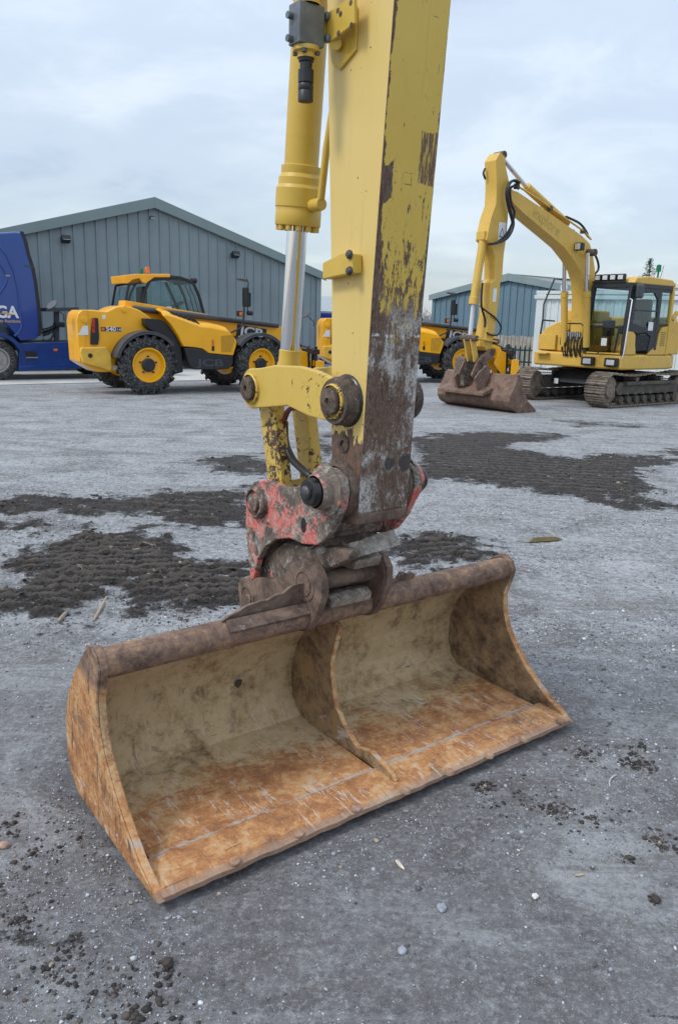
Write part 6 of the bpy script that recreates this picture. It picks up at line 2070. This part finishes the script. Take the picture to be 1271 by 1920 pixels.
MB().box(cxr + 0.02, 0.0, cy1 - 0.015, cy1 + 0.015, 1.76, 1.80).box(cxr + 0.02, 0.0, cy1 - 0.015, cy1 + 0.015, cz1 - 0.14, cz1 - 0.08).build('quarter_frame', M_CHAR, EX, 0.004)
glazed(EX, [(cxf - 0.1, 1.3), (cxf - 0.16, cz1 - 0.1), (cxr, cz1 - 0.1), (cxr, 1.3)], cy0 + 0.0)
MB().add([(cxr, cy0, 1.75), (cxr, cy1, 1.75), (cxr, cy1, cz1 - 0.08), (cxr, cy0, cz1 - 0.08)], [(0, 1, 2, 3)]).build('rear_window', M_GLASS, EX)
MB().box(cxr, cxr + 0.05, cy0, cy1, cz0, 1.62).build('cab_back', M_CHAR, EX)
MB().pxz([(cxf - 0.10, cz1), (cxf - 0.20, cz1 + 0.13), (0.6, cz1 + 0.17), (cxr + 0.1, cz1 + 0.14), (cxr - 0.06, cz1 + 0.06), (cxr - 0.06, cz1)], cy0 - 0.04, cy1 + 0.04).build('cab_roof', M_KOM, EX, 0.03, 3)
MB().box(-0.06, 0.12, 0.5, 1.0, 1.75, 2.32).box(-0.08, 0.45, 0.48, 1.02, 1.55, 1.75).build('seat', M_DGREY, EX, 0.05, 3)
MB().box(0.5, 0.8, 0.34, 0.48, 1.5, 1.85).box(0.5, 0.8, 1.0, 1.12, 1.5, 1.85).build('console', M_DGREY, EX, 0.03)
MB().cyl((0.95, 0.7, 1.15), (0.9, 0.66, 1.62), 0.02).cyl((0.95, 0.82, 1.15), (0.9, 0.84, 1.62), 0.02).build('travel_lever', M_BLACK, EX)
for i in range(4):
    y_ = cy0 + 0.12 + i * 0.19
    lo = MB().box(cxf - 0.10, cxf + 0.0, y_ - 0.085, y_ + 0.085, cz1 + 0.06, cz1 + 0.20).build('work_lamp', M_BLACK, EX, 0.02)
    MB().box(cxf, cxf + 0.008, y_ - 0.06, y_ + 0.06, cz1 + 0.085, cz1 + 0.175).build('lens', M_LAMP, lo, 0.003)
MB().box(cxf - 0.08, cxf - 0.02, cy0 - 0.02, cy0 + 0.80, cz1 + 0.02, cz1 + 0.06).build('lamp_bar', M_BLACK, EX)
for y_ in (0.40, 1.0):
    lo = MB().box(1.225, 1.32, y_ - 0.16, y_ + 0.16, 0.86, 1.05).build('work_lamp', M_BLACK, EX, 0.02)
    MB().box(1.32, 1.326, y_ - 0.10, y_ + 0.10, 0.90, 1.01).build('lens', M_LAMP, lo, 0.003)
MB().tube([(1.30, 0.62, 1.12), (1.30, 0.80, 1.26)], 0.012, 6).build('wiper', M_BLACK, EX)
q = EF.front(1130, 641, 1.25)
MB().box(1.222, 1.226, q[0] - 0.07, q[0] + 0.07, q[1] - 0.08, q[1] + 0.08).build('paper_notice', M_WHITE, EX)
q = EF.side(1220, 612, 1.24)
MB().box(q[0] - 0.09, q[0] + 0.09, 1.226, 1.229, q[1] - 0.09, q[1] + 0.09).build('paper_notice', M_WHITE, EX)
q = EF.side(1198, 545, 1.3)
MB().box(q[0] - 0.11, q[0] + 0.11, 1.26, 1.36, q[1] - 0.16, q[1] + 0.14).build('mirror_head', M_DGREY, EX, 0.05, 3)
MB().tube([(q[0], 1.30, q[1] + 0.03), (q[0] + 0.05, 1.24, q[1] + 0.03), (cxf - 0.05, 1.22, q[1] + 0.03)], 0.016, 8).build('mirror_arm', M_BLACK, EX)
hr = ES([(1184, 560), (1170, 690)], 1.27)
MB().tube([(hr[0][0], 1.22, hr[0][1]), (hr[0][0], 1.28, hr[0][1] - 0.02), (hr[1][0] + 0.1, 1.28, hr[1][1] + 0.3), (hr[1][0] + 0.05, 1.22, hr[1][1] + 0.2)], 0.014, 8).build('grab_rail', M_WHITE, EX, ang=60)
q = EF.side(1234, 505, 0.9)
MB().lathe([(0.05, -0.02), (0.055, 0.03), (0.05, 0.12), (0.0, 0.14)], (q[0], 0.9, q[1] - 0.03), (0, 0, 1), 14).cyl((q[0], 0.9, cz1 + 0.12), (q[0], 0.9, q[1] - 0.04), 0.02).build('beacon', M_GREEN, EX, ang=40)
q2 = EF.side(1244, 498, 0.9)
MB().tube([(q2[0] + 0.1, 0.9, cz1 + 0.14), (q2[0], 0.9, q2[1])], 0.006, 5).build('aerial', M_BLACK, EX)
# side engine cover and pipe behind the cab
MB().box(-0.95, -0.47, 0.75, 1.21, 1.125, 1.88).build('engine_cover', M_KOM, EX, 0.04, 3)
MB().tube([(-0.55, 1.2, 1.9), (-0.62, 1.24, 2.05), (-0.72, 1.26, 2.03)], 0.05, 10).build('exhaust', M_KOM, EX, ang=50)
# boom
BT = [(958, 357), (970, 359), (1000, 379), (1030, 399), (1057, 418), (1091, 442), (1105, 456), (1111, 474), (1115, 504), (1116, 540), (1113, 600), (1110, 655)]
BBm = [(1089, 655), (1093, 600), (1095, 560), (1093, 530), (1087, 508), (1074, 486), (1057, 464), (1035, 445), (1017, 430), (985, 403), (964, 384), (957, 372)]
boom = ES(BT + BBm, 0.17)
bo_ = MB().pxz(boom, -0.17, 0.17).build('boom', M_KOM, EX, 0.015)
q0, q1 = ES([(1006, 400), (1044, 432)], 0.18)
dxy = Vector((q0[0] - q1[0], 0, q0[1] - q1[1]))
tx = Vector((-(q0[0] - q1[0]), 0, -(q0[1] - q1[1])))
upv = Vector((tx.z, 0, -tx.x))
if upv.z < 0:
    upv = -upv
text('explore', 0.30, plain('faded_lettering', (0.47, 0.345, 0.085), 0.7), bo_, face_mtx(((q0[0] + q1[0]) / 2, 0.174, (q0[1] + q1[1]) / 2), tx, upv), 0.001)
for a, b, y_ in ((1083, 463, 0.2), (1046, 467, -0.24)):
    q = EF.side(a, b, y_)
    lo = MB().box(q[0] - 0.04, q[0] + 0.10, y_ - 0.02, y_ + 0.15, q[1] - 0.08, q[1] + 0.08).build('work_lamp', M_BLACK, bo_, 0.02)
    MB().box(q[0] + 0.10, q[0] + 0.106, y_ + 0.0, y_ + 0.13, q[1] - 0.06, q[1] + 0.06).build('lens', M_LAMP, lo)
q = EF.side(1103, 474, 0.2)
MB().cyl((q[0], -0.38, q[1]), (q[0], 0.38, q[1]), 0.075, None, 18).build('boom_pin', M_PIN, bo_, 0.01)
for y_ in (0.30, -0.30):
    a_ = EF.side(1101, 474, 0.3)
    c_ = EF.side(1098, 690, 0.3)
    m_ = EF.side(1100, 546, 0.3)
    MB().cyl((a_[0], y_, a_[1]), (m_[0], y_, m_[1] - 0.1), 0.045, None, 14).build('boom_rod', M_CHROME, EX, ang=60)
    MB().lathe([(0.085, 0), (0.085, 0.12), (0.075, 0.13), (0.075, 1.2), (0, 1.2)], (m_[0], y_, m_[1]), (c_[0] - m_[0], 0, c_[1] - m_[1]), 18).build('boom_cylinder', M_KOM, EX, ang=35)
a_, m_, c_ = ES([(941, 296), (986, 350), (1062, 420)], 0.0)
MB().cyl((a_[0], 0, a_[1]), (m_[0], 0, m_[1]), 0.045, None, 14).build('arm_rod', M_CHROME, EX, ang=60)
MB().cyl((m_[0], 0, m_[1] + 0.0), (c_[0], 0, c_[1]), 0.088, None, 18).build('arm_cylinder', M_KOM, EX, 0.01)
for k, (dy, dz) in enumerate(((0.13, 0.05), (0.17, 0.03), (-0.13, 0.05))):
    pts = ES([(968, 352), (1000, 372), (1030, 393), (1060, 414), (1092, 436), (1106, 452)], 0.15)
    MB().tube([(a, dy, b + dz) for a, b in pts], 0.018, 6).build('boom_pipe', M_KOM, EX, ang=60)
    for a, b in pts[::2]:
        MB().box(a - 0.03, a + 0.03, dy - 0.035, dy + 0.035, b - 0.02, b + dz + 0.03).build('pipe_clamp', M_UNDER, EX)
hp_ = ES([(1060, 412), (1085, 424), (1098, 440), (1101, 450)], 0.1)
hose([(a, 0.1, b + 0.06) for a, b in hp_], 0.025, M_RUBBER, EX)
hp_ = ES([(1112, 472), (1120, 490), (1121, 505), (1114, 514)], 0.1)
hose([(a, 0.1, b) for a, b in hp_], 0.025, M_RUBBER, EX)
# stick
stn = ZA([(690, 75), (735, 120), (740, 200), (772, 360), (768, 560), (760, 700), (745, 880), (722, 1040), (705, 1271)], 800, 270) + ZA([(690, 0), (670, 200), (645, 400), (628, 520), (605, 625), (560, 640), (540, 600), (556, 500), (590, 300), (606, 0)], 800, 530) + ZA([(640, 1271), (640, 1060), (600, 940), (560, 900), (600, 700), (648, 560), (655, 400), (648, 150)], 800, 270)
stk = ES(stn, 0.15)
so2 = MB().pxz(stk, -0.15, 0.15).build('stick', M_KOM, EX, 0.012)
q = EF.side(944, 290, 0.1)
MB().cyl((q[0], -0.13, q[1]), (q[0], 0.13, q[1]), 0.07, None, 16).build('stick_pin', M_PIN, so2, 0.01)
q0, q1 = EF.side(941, 425, 0.155), EF.side(942, 440, 0.155)
MB().box(q0[0] - 0.11, q0[0] + 0.09, 0.151, 0.154, q1[1] - 0.11, q0[1] + 0.08).build('decal', M_WHITE, so2)
MB().pxz([(q0[0] + 0.07, q1[1] - 0.05), (q0[0] - 0.09, q1[1] - 0.05), (q0[0] - 0.01, q1[1] + 0.13)], 0.1545, 0.156).build('warning_sign', M_CHAR, so2)
MB().pxz([(q0[0] + 0.048, q1[1] - 0.036), (q0[0] - 0.068, q1[1] - 0.036), (q0[0] - 0.01, q1[1] + 0.095)], 0.1565, 0.158).build('warning_sign', M_WHITE, so2)
q0, q1 = EF.side(928, 541, 0.155), EF.side(926, 566, 0.155)
MB().pxz([(q0[0] - 0.05, q0[1]), (q0[0] + 0.05, q0[1]), (q1[0] + 0.05, q1[1]), (q1[0] - 0.05, q1[1])], 0.151, 0.155).build('decal', M_WHITE, so2)
for dx_ in (0.0, 0.03):
    hp_ = ES(ZA([(860, 370), (810, 345), (765, 380), (745, 480), (770, 620), (800, 760), (740, 880), (640, 930), (580, 940)], 800, 270), 0.22)
    hose([(a + dx_ * (1 if i < 6 else 0.3), 0.22 + dx_ * 2, b) for i, (a, b) in enumerate(hp_)], 0.024, M_RUBBER, EX)
hp_ = ES(ZA([(860, 420), (815, 395), (780, 430), (790, 560), (820, 640), (800, 740), (745, 850), (680, 910)], 800, 270), 0.18)
hose([(a, 0.18, b) for a, b in hp_], 0.024, M_RUBBER, EX)
hp_ = ES(ZA([(500, 220), (560, 270), (640, 330), (690, 400), (690, 450), (660, 490), (600, 490), (560, 470)], 800, 530), 0.18)
hose([(a, 0.18, b) for a, b in hp_], 0.018, M_RUBBER, EX)
hp_ = ES(ZA([(520, 0), (510, 200), (545, 350), (540, 420)], 800, 530), 0.17)
hose([(a, 0.17, b) for a, b in hp_], 0.022, M_RUBBER, EX)
hp_ = ES(ZA([(545, 230), (530, 275), (548, 330)], 800, 270), -0.1)
hose([(a, -0.1, b) for a, b in hp_], 0.02, M_RUBBER, EX)
# bucket cylinder
a_, g_, r_, e_ = ES([(906, 446), (896, 480), (886.5, 571), (881, 628)], 0.0)
MB().cyl((a_[0], 0, a_[1]), (r_[0], 0, r_[1]), 0.082, None, 18).build('bucket_cylinder', M_KOM, EX, 0.01)
MB().lathe([(0.095, 0), (0.095, 0.14), (0.08, 0.15)], (r_[0], 0, r_[1]), (a_[0] - r_[0], 0, a_[1] - r_[1]), 18).build('gland', M_KOM, EX, ang=35)
MB().cyl((r_[0], 0, r_[1]), (e_[0], 0, e_[1]), 0.045, None, 16).build('bucket_rod', plain('bright_rod', (0.62, 0.64, 0.66), 0.3, 0.4, 0.05), EX, ang=60)
MB().box(a_[0] - 0.07, a_[0] + 0.1, -0.11, 0.11, a_[1] - 0.05, a_[1] + 0.12).build('cylinder_clevis', M_KOM, EX, 0.02)
# linkage
lA, lB, lC = ES([(879, 634), (917, 640), (885, 672)], 0.0)
for y_ in (-0.17, 0.17):
    MB().bar((lA[0], y_, lA[1]), (lB[0], y_, lB[1]), 0.03, 0.12, (0, 1, 0)).build('side_link', M_KOM, EX, 0.01)
for y_ in (-0.09, 0.09):
    MB().bar((lA[0], y_, lA[1]), (lC[0] - 0.02, y_, lC[1] - 0.05), 0.13, 0.04, (0, 1, 0)).build('bucket_link', M_KOM, EX, 0.01)
for p_ in (lA, lB):
    MB().cyl((p_[0], -0.22, p_[1]), (p_[0], 0.22, p_[1]), 0.06, None, 14).build('link_pin', M_PIN, EX, 0.008)

# its ditching bucket
B2 = thing('ditching_bucket', 'brown rusty ditching bucket on the background excavator resting on pale gravel', 'bucket', (6.2, 18.8, 0), EF.ang)
bp2 = ES(ZA([(850, 890), (828, 960), (782, 1060), (768, 1120), (778, 1165), (800, 1195)], 800, 530), 1.0)
bp2 = [(a, max(b, 0.004)) for a, b in bp2]
bk_out = bp2 + [(bp2[-1][0] - 0.15, 0.0), (bp2[0][0] - 0.60, 0.0)]
ins = offset_in(bk_out, -0.02)
sh2 = MB().pxz(bk_out + [(a - 0.018 if i < 6 else a, b + (0.018 if i >= 5 else 0)) for i, (a, b) in list(enumerate(bk_out))[::-1]], -0.98, 0.98).build('shell', M_RBKT, B2, 0.004)
ep = bk_out + [(bk_out[-1][0] - 0.04, 0.02), (bp2[0][0] - 0.36, 0.22), (bp2[0][0] - 0.20, 0.45), (bp2[0][0] - 0.10, bp2[0][1] + 0.02)]
for y0_, y1_ in ((0.98, 1.005), (-1.005, -0.98)):
    MB().pxz(ep, y0_, y1_).build('end_plate', M_RBKT, B2, 0.006)
MB().tube([(bp2[0][0] - 0.06, -0.98, bp2[0][1] - 0.01), (bp2[0][0] - 0.06, 0.98, bp2[0][1] - 0.01)], 0.055, 14).build('top_tube', M_RBKT, B2, ang=60)
# cradle of the hitch and ears
cr2 = ES(ZA([(450, 850), (360, 815), (310, 870), (325, 950), (360, 970), (440, 960)], 800, 530), 0.0)
ea = ES(ZA([(420, 870), (470, 750), (520, 690), (590, 625), (635, 615), (640, 680), (560, 760), (480, 850), (430, 890)], 800, 530), 0.2)
for y_ in (0.16, -0.20):
    MB().pxz(ea, y_, y_ + 0.04).build('ear', M_RBKT, B2, 0.008)
for a, b in ((620, 645), (515, 735)):
    q = EF.side(800 + a / 5.004, 530 + b / 5.004, 0.2)
    MB().cyl((q[0], -0.23, q[1]), (q[0], 0.23, q[1]), 0.06, None, 14).build('pin', M_PIN, B2, 0.006)
e2 = ES(ZA([(480, 1010), (452, 900), (500, 830), (570, 775), (600, 800), (590, 870), (570, 940)], 800, 530), 0.3)
for y_ in (0.26, -0.30):
    MB().pxz(e2, y_, y_ + 0.04).build('ear', M_RBKT, B2, 0.008)
zb0 = bp2[0][1]
MB().box(bp2[0][0] - 0.02, bp2[0][0] + 0.30, -0.46, -0.14, 0.42, 1.02).build('hitch_body', M_HITCH2, B2, 0.05, 2)
MB().pxz([(bp2[0][0] - 0.05, 0.40), (bp2[0][0] + 0.40, 0.30), (bp2[0][0] + 0.40, 0.36), (bp2[0][0] - 0.05, 0.52)], -0.8, 0.5).build('saddle_plate', M_RBKT, B2, 0.01)
